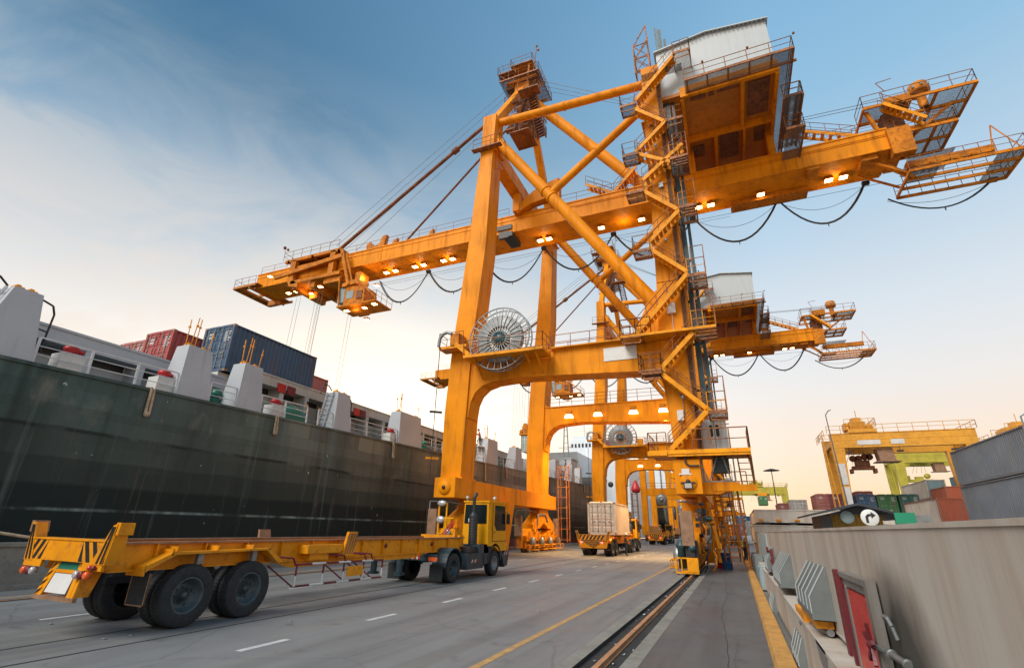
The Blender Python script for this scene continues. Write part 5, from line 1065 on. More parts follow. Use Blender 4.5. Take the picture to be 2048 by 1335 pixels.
# landside stacks
container('upper blue-grey corrugated container at right edge of the photo',RG,(18.42,40.4,5.95),L=12.19,H=2.7)
container('lower blue-grey corrugated container under the other one at right edge',RG,(18.42,40.4,3.2),L=12.19,H=2.7)
container('bottom blue-grey container of the right-edge stack, mostly behind the hatch cover',RG,(18.42,40.4,.45),L=12.19,H=2.7)
g3='freight containers stacked in the yard'
def pair(lbl,m,x,y,z,H,L=6.06,endm=None,doors=True):
    return container(lbl,m,(x,y,z),L=L,H=H,doors=doors,group=None,frame=endm)
# nearer stack right of the hut
container('cream-sided container with brick-brown end, lower left of the right-edge blue-grey stack',RC,(21.72,70,3.35),L=12.19,H=2.7,frame=RBR,doors=False,endm=RBR)
container('plain cream container underneath the brick-brown ended one, mostly hidden',RC,(21.72,70,.6),L=12.19,H=2.7)
b=MB(); 
container('cream container higher up behind, its pale blue end just showing',RC,(28.3,95,7.5),L=12.19,H=2.6,doors=False,endm=RLB)
container('brick-brown container squeezed between cream and pale blue ones',RBR,(28.5,88.5,6.0),L=6.06,H=2.65,doors=False,endm=RBR)
container('pale blue tall-standing container left of the blue-grey stack',RLB,(32.3,92,7.9),L=6.06,H=2.7)
for (lab,m,x,y,z) in (('lower cream container supporting the higher cream one',RC,28.3,95,4.8),('middle cream container supporting the stack near the pale blue one',RC,28.3,95,2.1),('pale blue container under the tall-standing one',RLB,32.3,92,5.1)):
    container(lab,m,(x,y,z),H=2.65)
# middle distance row
row=[('dusty pink container with its long side lit, highest of the middle row',RP,13.2,92,5.3),('dark maroon container beside the amber gantry leg',RMR,14.9,91,5.2),('off-white container left of the dusty pink one',RWT,9.8,95,4.6),('rust red container at left end of the middle row',RPK,8.2,98,4.2),
('navy container with pale lettering marks, right of amber gantry leg',RBL,18.5,92,5.2),('bright green container in the middle row',RGN,21.1,92,5.2),('dark green container half hidden by the cream one',RDG,23.8,92,5.2),('maroon container behind the amber leg foot',RMR,17.2,99,5.9),('maroon topped container beyond the navy one',RPK,20.0,100,6.2)]
for lab,m,x,y,z in row:
    container(lab,m,(x,y,z),H=2.6)
low=[('maroon container in the second tier under the dusty pink one',RMR,13.2,92,2.7),('grey-green container in the second tier under the off-white one',RGR,9.8,95,2.0),('navy container in the second tier beneath the other navy one',RBL,18.5,92,2.6),('green container in the second tier beneath the bright green one',RGN,21.1,92,2.6),('dusty red container in the second tier at right of the row',RPK,23.8,92,2.6),('maroon container in the second tier beside the gantry leg',RMR,15.8,91,2.6),('rust red container at left end, second tier',RPK,8.2,98,1.6)]
for lab,m,x,y,z in low: container(lab,m,(x,y,z),H=2.6)
far=[('distant navy container left of the far hatch covers',RBL,2.6,120,2.7),('distant pale pink container behind the ladder foot',RP,.3,112,1.0),('distant off-white container beside the far hatch covers',RWT,3.0,112,1.6),('distant dusty red container below the yellow gantry',RPK,13.9,170,4.5),('distant light blue container under the far yellow gantry leg',RLB,15.5,172,6.6),('distant navy blue container among far stacks left',RBL,1.6,150,4.2)]
for lab,m,x,y,z in far: container(lab,m,(x,y,z),H=2.6)
container('green container hanging under the far yellow gantry crane',RGN,(8.45,170,9.9),H=2.4)
# ================================================================== THE DARK-HULLED SHIP
def hull_mesh(mb,ys,half,levels,xc,m=0):
    """half(y,t): half breadth at station y and level t 0..1; levels: list of t; z from zf(y,t)"""
    pass
ship=thing('cargo_ship','long dark green-grey hulled cargo ship moored along the quay on the left','ship',(-31,40,0))
def zd(y): return 6.82+.0245*(y-0) if y<90 else 6.82+.0245*90+(y-90)*.03+max(0,min(1,(y-92)/4))*2.2
def hb(y,t):
    k=max(0,(y-84)/(126+ (1-t)*-18 -84)); k=min(1,k)
    full=9.0
    return full*max(0,1-k**(2.6*t+1.5*(1-t)))
Ys=[-14]+[2+i*6 for i in range(14)]+[84+i*3 for i in range(15)]
T=[0,.1,.2,.3,.45,.6,.75,.9,1]
b=MB(); vs=[];fs=[]
for y in Ys:
    for t in T:
        z=-1.6+(zd(y)+1.6)*t
        yy=y+ (t-1)*0
        vs.append((-31+hb(y,t),yy,z))
    for t in T:
        z=-1.6+(zd(y)+1.6)*t
        vs.append((-31-hb(y,t),y,z))
n=len(T)
for i in range(len(Ys)-1):
    for j in range(n-1):
        a=i*2*n+j; c=(i+1)*2*n+j
        fs.append((a,c,c+1,a+1)); a+=n;c+=n; fs.append((a,a+1,c+1,c))
    fs.append((i*2*n+n-1,(i+1)*2*n+n-1,(i+1)*2*n+2*n-1,i*2*n+2*n-1))
b.add(vs,fs,0,False)
for i in range(len(Ys)-1):  # deck edge rubbing bar
    if Ys[i]<84: b.beam((-21.97,Ys[i],zd(Ys[i])-.05),(-21.97,Ys[i+1],zd(Ys[i+1])-.05),.08,.12)
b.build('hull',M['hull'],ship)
b=MB(); b.ball((-31,109.5,.6),3.2,n=20,sc=(.7,1.5,.75)); b.build('bulbous_bow',M['plum'],ship)
SG,SB_=M['shipgrey'],M['shipbeige']
# container pedestals on the deck edge
for i,(y0,y1,w0,zt) in enumerate(((6.6,8.4,7.05,9.45),(13.5,15.1,13.4,9.5),(16.5,18.0,16.4,9.55),(23.35,24.85,23.2,9.75),(30.1,33.1,29.9,9.95),(44.8,47.7,45,10.4),(52.2,54.5,52.3,10.6),(60,62.4,60.1,10.8),(66.5,68.8,66.6,11),(74.5,76.2,74.6,11.2),(79,80.5,79.1,11.2))):
    b=MB(); z0=zd(y0)-.02; ty1=y1-.42 if i not in (4,5) else y1-.35
    b.hexa([(-23.35,y0,z0),(-22.03,y0,z0),(-22.03,y1,z0),(-23.35,y1,z0)],[(-22.9,w0+.1,zt),(-22.03,w0+.1,zt),(-22.03,ty1,zt),(-22.9,ty1,zt)])
    p=b.build('lashing_pedestal',SG,ship)
    b=MB(); 
    for yy in (w0+.3,ty1-.25): b.cbox((-22.4,yy,zt+.05),(.3,.28,.12)); b.cbox((-22.4,yy,zt+.14),(.12,.12,.1))
    b.build('twist_lock_base',M['stair'],p)
    if i in (1,2,4,5):
        for yy,h,dx in ((w0+.12,1.35,.2),(w0+.35,1.5,.0),(w0+.55,1.5,.1),(ty1-.05,1.1,.0)):
            b=MB(); b.tube((-22.35,yy,zt),(-22.35-dx,yy+.08,zt+h),.024,6); b.ball((-22.35-dx,yy+.08,zt+h*.72),.07,n=6); b.build('lashing_rod',M['tyellow'],p)
    if i in (0,3):
        b=MB(); yl=y0-.0
        for s in (-.25,.25): b.beam((-23.1+s,y0-.1,z0),(-22.6+s,w0+.0,zt),.05,.08)
        for k in range(8): c=seg((-23.35,y0-.1,z0),(-22.85,w0,zt),(k+.5)/8); b.beam(c,(c.x+.5,c.y,c.z),.05,.03)
        b.build('ladder',SG,p)
        b=MB()
        b.path([(-22.4,ty1+.0,zt+.02),(-22.4,ty1+.15,zt-.05),(-22.4,ty1+.5,zt-.15),(-22.4,ty1+.62,zt-.45),(-22.4,ty1+.62,zt-1.9)],.035,6); b.tube((-22.4,ty1+.1,zt-1.1),(-22.4,ty1+.62,zt-1.15),.03,6)
        b.path([(-22.6,w0-.8,zt-.3),(-22.6,w0-.6,zt+.35),(-22.6,w0-.2,zt+.35),(-22.6,w0+.1,zt+.1)],.035,6); b.build('hand_hoop',M['dark'],p)
# rails
b=MB(); sp_=[(8.4,13.5),(15.1,16.5),(18.0,21.2),(22.1,23.3),(24.9,30.0),(33.2,44.7),(47.8,52.1),(54.6,60),(62.4,66.4),(68.8,74.4),(76.3,79)]
for a,c in sp_:
    bb=MB(); n=max(1,round((c-a)/1.55))
    for i in range(n+1):
        y=a+(c-a)*i/n; z=zd(y); bb.beam((-22.12,y,z),(-22.2,y,z+.98),.045,.09)
    bb.beam((-22.2,a,zd(a)+.98),(-22.2,c,zd(c)+.98),.05,.05)
    for h in (.34,.66): bb.tube((-22.16,a,zd(a)+h),(-22.16,c,zd(c)+h),.02,5)
    bb.build('guard_rail',M['shiprail'],ship)
# hatch coamings with recessed side passages
def coam(y0,y1,zt,mt,x=-24.2):
    b=MB(); zb=zd(y0)-.1
    b.box(x-8,x,y0,y1,zt-.62,zt); b.box(x-8,x-.9,y0,y1,zb,zt-.6); b.box(x-.02,x+.05,y0,y1,zt-.08,zt+.02)
    n=max(2,round((y1-y0)/2.1))
    for i in range(n+1):
        y=y0+(y1-y0)*i/n; b.box(x-.9,x-.01,max(y0,y-.16),min(y1,y+.16),zb,zt-.62)
    o=b.build('hatch_coaming',mt,ship)
    b=MB()
    for i in range(n):
        ya=y0+(y1-y0)*i/n+.25; yb=y0+(y1-y0)*(i+1)/n-.25; b.box(x-.93,x-.88,ya,yb,zt-.95,zt-.64)
    b.build('vent_slot',M['dark'],o)
    b=MB()
    for h in (.3,.45,.95): b.tube((x-.3,y0,zb+h),(x-.3,y1,zb+h),.035,6)
    b.build('deck_pipe',SG,o)
coam(-10,17.2,9.12,SG); coam(19.0,33,10.1,SB_,-24.25); coam(34.5,47,10.15,SB_,-24.2); coam(48.5,60,10.3,SB_); coam(61.5,72,10.5,SB_); coam(73.5,84,10.6,SB_)
b=MB(); b.box(-36,-25.0,17.2,19.0,9.0,9.6); b.box(-25,-24.6,17.3,18.9,7.4,9.0); b.build('cross_deck',SB_,ship)
for y in (9.6,13.15,19.3,29.8):
    b=MB(); z=zd(y); b.box(-23.0,-22.3,y-.4,y+.4,z,z+.68); o=b.build('vent_box',M['white'],ship)
    b=MB(); b.lathe([(0,0),(.12,0),(.12,.1),(.24,.12),(.26,.3),(.2,.36),(0,.38)],(-22.65,y,z+.68),'Z',14); b.lathe([(0,-.1),(.09,-.1),(.09,.1),(0,.1)],(-22.65,y+.3,z+.9),'Y',10); b.build('valve_head',M['red'],o)
for y in (20.55,21.3,27.4,28.05):
    b=MB(); b.box(-24.25,-24.16,y,y+.6,9.27,9.78); b.build('red_panel',M['red'] if y in (20.55,27.4) else M['maroon'],ship)
b=MB(); b.ball((-23.6,21.4,7.7),.85,n=16,sc=(.6,1.35,1)); b.build('covered_winch',M['green'],ship)
for y in (15.4,16.3,34.5,35.6,49.6,50.6,70.2):
    b=MB(); b.ball((-23.4,y,zd(y)+.75),.28,n=10); b.box(-23.6,-23.2,y-.2,y+.2,zd(y),zd(y)+.5); b.build('deck_winch',M['green'],ship)
for y in (22.7,23.75):
    for k in range(7): pass
    b=MB()
    for k in range(8): b.box(-23.9,-23.84,y,y+.1,7.6+k*.19,7.79+k*.19,k%2)
    b.build('striped_post',[M['stair'],M['black']],ship)
for y,L_ in ((12.45,1.1),(18.95,.9),(29.35,1.05),(44.4,1.7),(49.5,1.0),(58.6,.9),(71,1.0),(81,1.1)):
    b=MB(); z=zd(y); b.path([(-22.3,y-.05,z+.05),(-21.9,y-.05,z),(-21.86,y-.05,z-L_),(-21.82,y+.08,z-L_-.05),(-21.86,y+.1,z-L_*.9),(-21.9,y+.06,z)],.055,7); b.ball((-21.84,y,z-L_),.12,n=8); b.build('mooring_rope_end',M['ropew'],ship)
b=MB(); b.box(-36,-25.5,86,90,9,13.6); b.box(-36,-25.3,85.9,90.2,13.6,13.75)
for k in range(7): b.lathe([(0,.0),(.22,.0),(.22,.05)],(-35+k*1.5,85.95,12.7),'Y',12,1)
b.build('forecastle_house',[SG,M['white']],ship)
b=MB(); 
for s in (-.5,.5): b.beam((-31+s*1.6,101,11),(-31+s*.5,101,23.5),.22,.22)
for k in range(8): b.beam((-31.7+k*.07,101,12+k*1.4),(-30.3-k*.07,101,12+k*1.4),.1,.1)
b.beam((-32.6,101,18),(-29.4,101,18),.12,.12); b.build('foremast',M['steel'],ship)
# mooring line running from the quay up to the ship
b=MB(); b.path([(-24.5,-2,6.9),(-21.7,4.6,2.55),(-20.2,7.9,1.62),(-18.9,11.5,.95),(-18.6,12.6,.35)],.045,7)
single(b,'mooring_line',M['ropew'],'pale twisted mooring rope slanting down behind the rear of the yellow trailer','rope')
# ---- ships further along the quay
s2=thing('cargo_ship','white-painted ship moored beyond the dark hull, seen between the crane legs','ship',(-38,165,0))
b=MB(); b.prism([(-56,0),(-27,0),(-27,22),(-56,22)],'Y',150,151); b.box(-56,-27,151,200,0,22); b.prism([(150,6),(140,14),(134,22),(150,22)],'X',-50,-38); b.box(-56,-26.9,149.9,200,9.3,9.7); b.build('hull',M['white2'],s2)
b=MB(); b.box(-50,-39,160,185,22,26); b.box(-48,-40,160,180,26,29.5); b.box(-47,-41,161,175,29.5,31); 
for k in range(6): b.box(-47.2+k*1.2,-46.6+k*1.2,159.9,160,27.2,28.4,1)
b.build('superstructure',[M['white2'],M['glass']],s2)
b=MB(); b.tube((-44,165,31),(-44,165,36),.15,6); b.tube((-42,165,31),(-42,165,34),.1,6); b.beam((-46,165,33.5),(-42,165,33.5),.1,.1); b.build('mast',M['white'],s2)
b=MB(); b.box(-38,-35,164,170,22,30); b.build('funnel',M['maroon'],s2)
b=MB(); b.lathe([(0,0),(.7,0),(.9,.15),(.9,.35),(0,.3)],(-32.5,149.9,14.5),'Y',14); b.build('hawse_pipe',M['dark'],s2)
s3=thing('cargo_ship','grey ship farthest along the quay, beyond the white one','ship',(-32,230,0))
b=MB(); vs=[];
b.prism([(-48,0),(-21,0),(-19.5,13),(-48,13)],'Y',215,300); b.prism([(215,0),(205,5),(196,13),(215,13)],'X',-38,-24); b.build('hull',M['hull'],s3)
b=MB(); b.box(-40,-24,250,270,13,24); b.box(-36,-28,250,262,24,30); b.build('superstructure',M['white2'],s3)
b=MB(); 
for x in (-27,-23): b.tube((x,225,13),(x,225,30),.35,8); b.tube((x,225,28),(x+7,222,19),.2,6)
b.build('deck_crane',M['steel'],s3)
b=MB(); b.lathe([(0,1.9),(.35,1.75),(.7,1.0),(1.2,-.2),(1.25,-.7),(.9,-1.3),(0,-1.5)],(-23.6,140,12.8),'Z',14); b.tube((-23.6,140,14),(-17,132,19.5),.05,5,1); b.tube((-23.6,140,14),(-30,150,13),.05,5,1)
single(b,'fender_buoy',[M['red'],M['rope']],'red pear-shaped buoy hanging between the farther crane legs','buoy')
b=MB(); b.lathe([(0,2.2),(.4,2.0),(.9,1.0),(1.4,-.2),(1.45,-.8),(1,-1.5),(0,-1.7)],(-22.6,232,12.8),'Z',12); b.tube((-22.6,232,14.2),(-22.6,232,15.5),.05,5); single(b,'fender_buoy',M['red'],'smaller-looking red buoy farther away at the last ship','buoy')
# ================================================================== HATCH COVERS ON THE RIGHT
hc=thing('hatch_cover','upper long grey-beige steel hatch cover with rust streaks along the yellow kerb','hatch cover',(4,14,.85))
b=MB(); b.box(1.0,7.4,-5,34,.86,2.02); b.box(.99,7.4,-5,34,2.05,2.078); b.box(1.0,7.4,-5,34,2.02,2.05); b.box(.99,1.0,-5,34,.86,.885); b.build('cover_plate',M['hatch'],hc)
b=MB(); b.box(.975,1.0,22,29,.9,2.0); b.build('patch_plate',mat('pale_teal_patch',(.36,.46,.46),.5,var=.15,sc=1,dirt=(.2,.2,.18),damt=.5,streak=1),hc)
def lugs(par,x,y0,n,dy,zb,zt,d,name='hinge_lug',m=None):
    b=MB()
    for k in range(n):
        y=y0+k*dy
        b.prism([(x,zt),(x,zb),(x-d,zb),(x-d,zb+(zt-zb)*.36),(x-.03,zt)],'Y',y,y+.025)
        b.beam((x-d-.004,y+.012,zb),(x-d-.004,y+.012,zb+(zt-zb)*.36),.036,.010,1,up=(1,0,0)); b.beam((x-d-.002,y+.012,zb+(zt-zb)*.36),(x-.03,y+.012,zt+.002),.036,.010,1,up=(1,0,0))
    b.box(x-d-.01,x,y0-.02,y0+(n-1)*dy+.04,zb-.07,zb)
    return b.build(name,[M['lug'],M['house']],par)
lugs(hc,1.0,7.97,5,.42,1.08,1.62,.25); lugs(hc,1.0,12.9,6,.42,1.02,1.60,.28); lugs(hc,1.0,18.5,4,.45,.98,1.62,.26)
hl=thing('hatch_cover','lower long grey-beige hatch cover lying on the ground under the upper one','hatch cover',(4,14,0))
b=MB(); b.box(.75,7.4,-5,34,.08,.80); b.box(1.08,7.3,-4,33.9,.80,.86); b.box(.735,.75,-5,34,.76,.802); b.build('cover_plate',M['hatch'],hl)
lugs(hl,.75,9.9,4,.32,.12,.50,.12); lugs(hl,.75,16.6,4,.4,.06,.46,.12)
b=MB(); b.box(.78,.98,8.1,9.7,.90,.98); b.box(.76,.95,9.3,10.6,.78,.90); b.build('locking_wedge',M['tyellow'],hl)
b=MB(); b.tube((.78,9.9,.72),(.93,8.1,.86),.045,10); b.ball((.78,9.9,.72),.06,n=8); b.prism([(7.2,.80),(8.0,.80),(7.9,.62),(7.4,.5)],'X',.735,.75); b.build('locking_bar',M['steel'],hl)
# red access hatch with hand wheel and pipe
rh=thing('access_hatch','red-panelled steel access hatch with grey frame on the side of the hatch cover','hatch',(.9,6.4,0))
b=MB(); b.box(.955,1.0,7.08,7.2,.1,1.64); b.box(.93,.965,6.62,6.68,.1,1.62); b.build('frame_side',M['maroon'],rh)
b=MB(); b.box(.93,.985,5.3,6.66,1.60,1.65); b.box(.955,.99,5.4,6.62,1.53,1.60); b.box(.955,.985,6.5,6.6,.1,1.5); b.box(.91,.985,5.24,5.34,.1,1.66); b.box(.955,1.0,5.36,5.44,.1,1.5); b.build('frame',M['hatchd'],rh)
b=MB(); b.box(.965,.985,5.42,6.52,.1,1.50); b.build('panel',mat('bright_red_panel',(.62,.02,.015),.35,var=.15,sc=2,dirt=(.25,.02,.02),damt=.4),rh)
b=MB(); cx_,cy_,cz_=.875,5.27,1.2
for a in (25,95,165,240,310): b.beam((cx_,cy_,cz_),(cx_-.015,cy_+.15*math.cos(R(a)),cz_+.15*math.sin(R(a))),.025,.03)
b.ball((cx_,cy_,cz_),.04,n=8); b.build('hand_wheel',M['maroon'],rh)
b=MB(); b.tube((.88,5.27,1.2),(.95,5.0,1.19),.018,10); b.tube((.94,5.05,1.19),(.975,4.72,1.18),.024,12); b.lathe([(0,-.012),(.036,-.012),(.036,.012),(0,.012)],(.945,5.02,1.188),'Y',14); b.lathe([(0,-.012),(.036,-.012),(.036,.012),(0,.012)],(.975,4.74,1.18),'Y',14); b.path([(.985,5.12,1.38),(.96,5.08,1.43),(.96,4.98,1.43),(.97,4.93,1.38),(.985,4.92,1.3)],.016,8); b.build('pipe',M['galv'],rh)
# maroon lattice rack and teal boxes further along
b=MB()
for y in (17.2,19.6): b.beam((.86,y,.0),(.86,y,1.60),.06,.12)
for k in range(6): b.beam((.86,17.2,.2+k*.26),(.86,19.6,.2+k*.26),.05,.05)
single(b,'steel_rack',M['maroon'],'maroon rung rack standing against the hatch covers','rack')
for i,(y,z0,z1) in enumerate(((22.5,.05,.75),(27,.05,1.0),(33,.05,.9))):
    b=MB(); b.box(.62,.95,y,y+2.6,z0,z1); b.box(.60,.62,y+.2,y+2.4,z0+.1,z1-.1); b.box(.64,.93,y+.2,y+.6,z1,z1+.06); b.box(.64,.93,y+1.9,y+2.3,z1,z1+.06)
    single(b,'steel_box',M['lug'] if i else cmat('box_blue_grey',(.25,.33,.36)),['blue-grey steel box beside the maroon rung rack','grey-green steel box between two others along the kerb','farthest grey-green steel box along the kerb'][i],'box',group=None)
# far stack of hatch covers
for i,(x0,y0,z0,z1,lab) in enumerate(((1.3,40,0,1.25,'lowest hatch cover of the far stack left of the hut'),(1.15,39.6,1.38,2.55,'middle hatch cover of the far stack left of the hut'),(1.3,40,2.72,3.55,'topmost pale hatch cover of the far stack left of the hut'))):
    b=MB(); b.box(x0,x0+8,y0,y0+12,z0,z1); b.box(x0-.03,x0+8,y0-.03,y0+12,z1-.06,z1+.01)
    for k in range(7): b.box(x0+.2+k*1.1,x0+.5+k*1.1,y0-.12,y0,z0+.1,z0+.22,1)
    for k in range(5): b.box(x0+.5+k*1.6,x0+.9+k*1.6,y0-.1,y0+.1,z0-.12,z0+.02,2)
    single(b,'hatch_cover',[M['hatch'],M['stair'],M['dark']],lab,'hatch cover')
# guard hut, sign, green board
hut=thing('guard_hut','yellow corrugated hut with dark low gable roof beyond the hatch cover','hut',(5.4,31,0))
b=MB(); b.box(4.35,6.5,30,33,0,3.0)
for k in range(14): b.box(4.4+k*.15,4.47+k*.15,29.96,30,0,3.0)
b.build('wall',M['hutw'],hut)
b=MB(); b.prism([(3.3,2.92),(5.3,3.42),(5.5,3.42),(7.45,2.85),(7.45,2.78),(5.4,3.33),(3.3,2.84)],'Y',28.6,34); b.prism([(4.3,3.0),(5.4,3.28),(6.6,3.0),(6.6,2.94),(4.3,2.94)],'Y',29.3,29.34,0); b.build('roof',M['roofd'],hut)
b=MB(); b.box(3.9,4.3,29.4,33,0,2.9); b.build('side_post',M['dark'],hut)
b=MB(); b.lathe([(0,-.03),(.28,-.03),(.3,.02),(0,.02)],(4.95,29.2,2.82),'Y',20); b.build('round_mirror',M['glassblue'],hut)
sg=thing('road_sign','round white sign with black right-turn arrow in front of the yellow hut','sign',(5.65,28.2,0))
b=MB(); b.lathe([(0,-.02),(.33,-.02),(.36,0),(.33,.015),(0,.015)],(5.65,28.2,2.78),'Y',32); b.build('sign_face',M['white'],sg)
b=MB(); x,z,y=5.65,2.78,28.165
b.prism([(x-.17,z-.22),(x-.07,z-.22),(x-.07,z+.01),(x-.02,z+.06),(x+.06,z+.06),(x+.06,z-.03),(x+.24,z+.11),(x+.06,z+.25),(x+.06,z+.16),(x-.06,z+.16),(x-.17,z+.05)],'Y',y,y+.01); b.build('arrow',M['black'],sg)
b=MB(); b.tube((5.65,28.23,0),(5.65,28.23,2.9),.035,8); b.build('pole',M['galv'],sg)
b=MB(); b.box(6.55,7.3,28.0,28.05,2.55,3.0); b.tube((6.9,28.1,0),(6.9,28.1,2.9),.04,8,1); b.box(7.3,7.9,28.1,28.2,2.6,2.9,1); single(b,'notice_board',[M['greens'],M['galv']],'blank green board on a post right of the arrow sign','board')
b=MB(); b.box(5.6,12.5,22.0,22.4,2.08,2.28); b.box(5.6,5.8,22,22.4,0,2.1); b.box(12.2,12.4,22,22.4,0,2.1); single(b,'yellow_beam',M['tyellow'],'yellow steel beam lying just above the hatch cover edge, below the cream container','beam')
# ================================================================== YARD GANTRIES
def rtg(label,y,x0,x1,z0,z1,mt,tx,group,dy=7,lw=1.25,name='yard_gantry_crane',grp=True):
    C=thing(name,label,'gantry crane',((x0+x1)/2,y,0),group)
    h=z1-z0; sp=x1-x0
    for yy in (y,y+dy):
        b=MB(); b.box(x0,x1,yy,yy+.9,z0,z1); b.box(x0-.05,x1+.05,yy-.06,yy+.96,z1,z1+.12); b.box(x0+.1,x1-.1,yy-.03,yy,z0+h*.55,z0+h*.6)
        b.build('girder',mt,C)
        for s,xa in ((1,x0),(-1,x1)):
            b=MB(); xo=xa+s*lw*1.1
            a=sorted((xa,xo)); bb=sorted((xa+s*.15,xa+s*(.15+lw*.55)))
            b.hexa([(bb[0],yy+.1,1.3),(bb[1],yy+.1,1.3),(bb[1],yy+.8,1.3),(bb[0],yy+.8,1.3)],[(a[0],yy+.03,z0),(a[1],yy+.03,z0),(a[1],yy+.87,z0),(a[0],yy+.87,z0)]); b.build('leg',mt,C)
    for s,xa in ((1,x0),(-1,x1)):
        b=MB(); xc=xa+s*.5; b.box(xc-.5,xc+.5,y-1,y+dy+2,1.0,1.8); b.box(xa+s*.2-.3,xa+s*.2+.3,y+.9,y+dy,z0+.3,z0+1.0); b.build('sill_beam',mt,C)
        for yy in (y-.6,y+1.2,y+dy-.4,y+dy+1.4):
            b=MB(); b.lathe([(0,-.25),(.4,-.27),(.7,-.25),(.75,-.15),(.75,.15),(.7,.25),(.4,.27),(0,.25)],(xc,yy,.76),'X',20); b.build('wheel',M['rubber'],C)
    b=MB()
    for yy in (y-.1,y+dy+1): railing(b,[(x0-.3,yy,z1+.12),(x1+.2,yy,z1+.12)],h=1.1,step=1.7,r=.04,mid=1)
    railing(b,[(x0-.8,y-.3,z1-.5),(x0-.8,y+dy,z1-.5)],h=1.1,step=1.6,r=.04); railing(b,[(x1+.2,y-.1,z1+.12),(x1+.2,y+dy+1,z1+.12)],h=1.1,step=1.6,r=.04); b.build('guard_rail',mt,C)
    b=MB(); b.box(tx-1.5,tx+2.0,y-.2,y+dy+1,z1+.15,z1+.6); b.box(tx-1.1,tx+.9,y+.3,y+dy*.7,z1+.6,z1+1.8); b.box(tx-1.8,tx-1.3,y,y+2,z1+.6,z1+1.6); b.lathe([(0,-1),(.4,-1),(.4,1),(0,1)],(tx+.9,y+1.5,z1+1.1),'X',12); b.box(tx-.6,tx+.5,y+.5,y+2,z1+1.8,z1+2.4)
    railing(b,[(tx-1.8,y-.2,z1+.9),(tx+2.0,y-.2,z1+.9),(tx+2.0,y+dy,z1+.9)],h=1.2,step=.7,r=.04); b.tube((tx+.1,y+1,z1+2.4),(tx+.1,y+1,z1+3.6),.05,5); tr=b.build('trolley',M['ortg'] if mt==M['ortg'] else mt,C)
    b=MB(); b.hexa([(tx+1.7,y+.5,z0-1.9),(tx+3.6,y+.5,z0-1.9),(tx+3.6,y+2.5,z0-1.9),(tx+1.7,y+2.5,z0-1.9)],[(tx+1.5,y+.5,z0-.1),(tx+3.4,y+.5,z0-.1),(tx+3.4,y+2.5,z0-.1),(tx+1.5,y+2.5,z0-.1)]); b.box(tx+1.2,tx+4.2,y+.3,y+2.7,z0-2.0,z0-1.9); b.build('operator_cab',M['worn'],tr)
    for dx in (-2.0,-1.2,-.2,.6):
        b=MB(); b.tube((tx+dx*.6,y+3,z0),(tx+dx,y+3.5,z0-2.0),.03,4); b.build('hoist_rope',M['rope'],tr)
    b=MB(); b.path([(x0-.4,y-.3,2),(x0-.7,y-.1,z0*.6),(x0-1,y+.2,z1)],.09,6); b.build('conduit',mt,C)
    b=MB()
    n=14
    for i in range(n+1): z=2+i*(z0-2)/n; b.beam((x0-.9,y+1.2,z),(x0-.9,y+2.0,z),.05,.05)
    for yy in (y+1.2,y+2.0): b.beam((x0-.9,yy,1.8),(x0-.9,yy,z0+1),.07,.07)
    b.build('ladder',mt,C)
    for k in range(3):
        xx=x0+sp*(.12+.36*k); b=MB(); b.cbox((xx,y+.3,z0-.6),(.7,.4,.22)); b.tube((xx,y+.3,z0-.5),(xx,y+.3,z0),.04,5); b.build('floodlight',M['dark'],C)
    return C
g1=rtg('amber rubber-tyred gantry crane with two pale plates, largest one in the yard',85,14.4,31.3,13.8,15.75,M['ortg'],18.3,None,7,1.35)
for x0,x1 in ((17.6,20.4),(21.6,23.2)):
    b=MB(); b.box(x0,x1,84.93,84.96,14.15,14.8); b.build('sign_plate',M['white'],g1)
for z0,z1 in ((8.7,11.6),(5.6,8.4)):
    b=MB(); t0=(13.8-z0)/12.5; b.box(14.65,15.5,84.98,85.04,z0,z1); b.build('sign_plate',M['white'],g1)
b=MB(); b.box(16.9,19.6,87.6,88.6,11.0,11.5); b.box(16.6,16.9,87.4,88.8,10.5,11.1); b.box(19.5,19.8,87.4,88.8,10.5,11.1); b.box(17.4,19.1,87.5,88.7,11.5,12.3)
for x in (17.2,17.9,18.7,19.3): b.lathe([(0,-.2),(.45,-.2),(.45,.2),(0,.2)],(x,88,12.6+.2*(x>18)),'Y',14)
single(b,'spreader',M['rusty'],'rusty brown spreader frame hanging under the amber gantry crane','spreader')
g2=rtg('lime-yellow gantry crane partly behind the amber one',140,35.2,62,17.7,20.3,M['yrtg'],41,'lime-yellow yard gantry cranes',8,1.8)
g4=rtg('distant lime-yellow gantry crane above the far hatch covers',180,-1,16.2,13.7,15.6,M['yrtg'],7.5,'lime-yellow yard gantry cranes',8,1.2)
b=MB(); b.box(37.0,42.2,142,143,13.6,14.2); b.box(37.4,38,142,143,14.2,15.0); b.lathe([(0,-.3),(.55,-.3),(.55,.3),(0,.3)],(41.3,142.4,14.9),'Y',14); b.box(39,40.5,142,143,14.2,14.8)
single(b,'spreader',M['yrtg'],'yellow spreader hanging under the lime-yellow gantry crane','spreader')
b=MB(); b.box(7.2,9.7,170.5,171.5,12.5,12.9); b.prism([(7.2,12.9),(7.2,14.0),(7.8,13.2),(9.0,13.2),(9.6,14),(9.7,12.9)],'Y',170.8,171.2); single(b,'spreader',M['tyellow'],'small bright yellow spreader on the hanging green container','spreader')
g3_=rtg('amber gantry crane cut off by the right edge of the photo, above the blue-grey containers',90,35.0,54,13.2,15.0,M['ortg'],38.2,None,7,1.3)
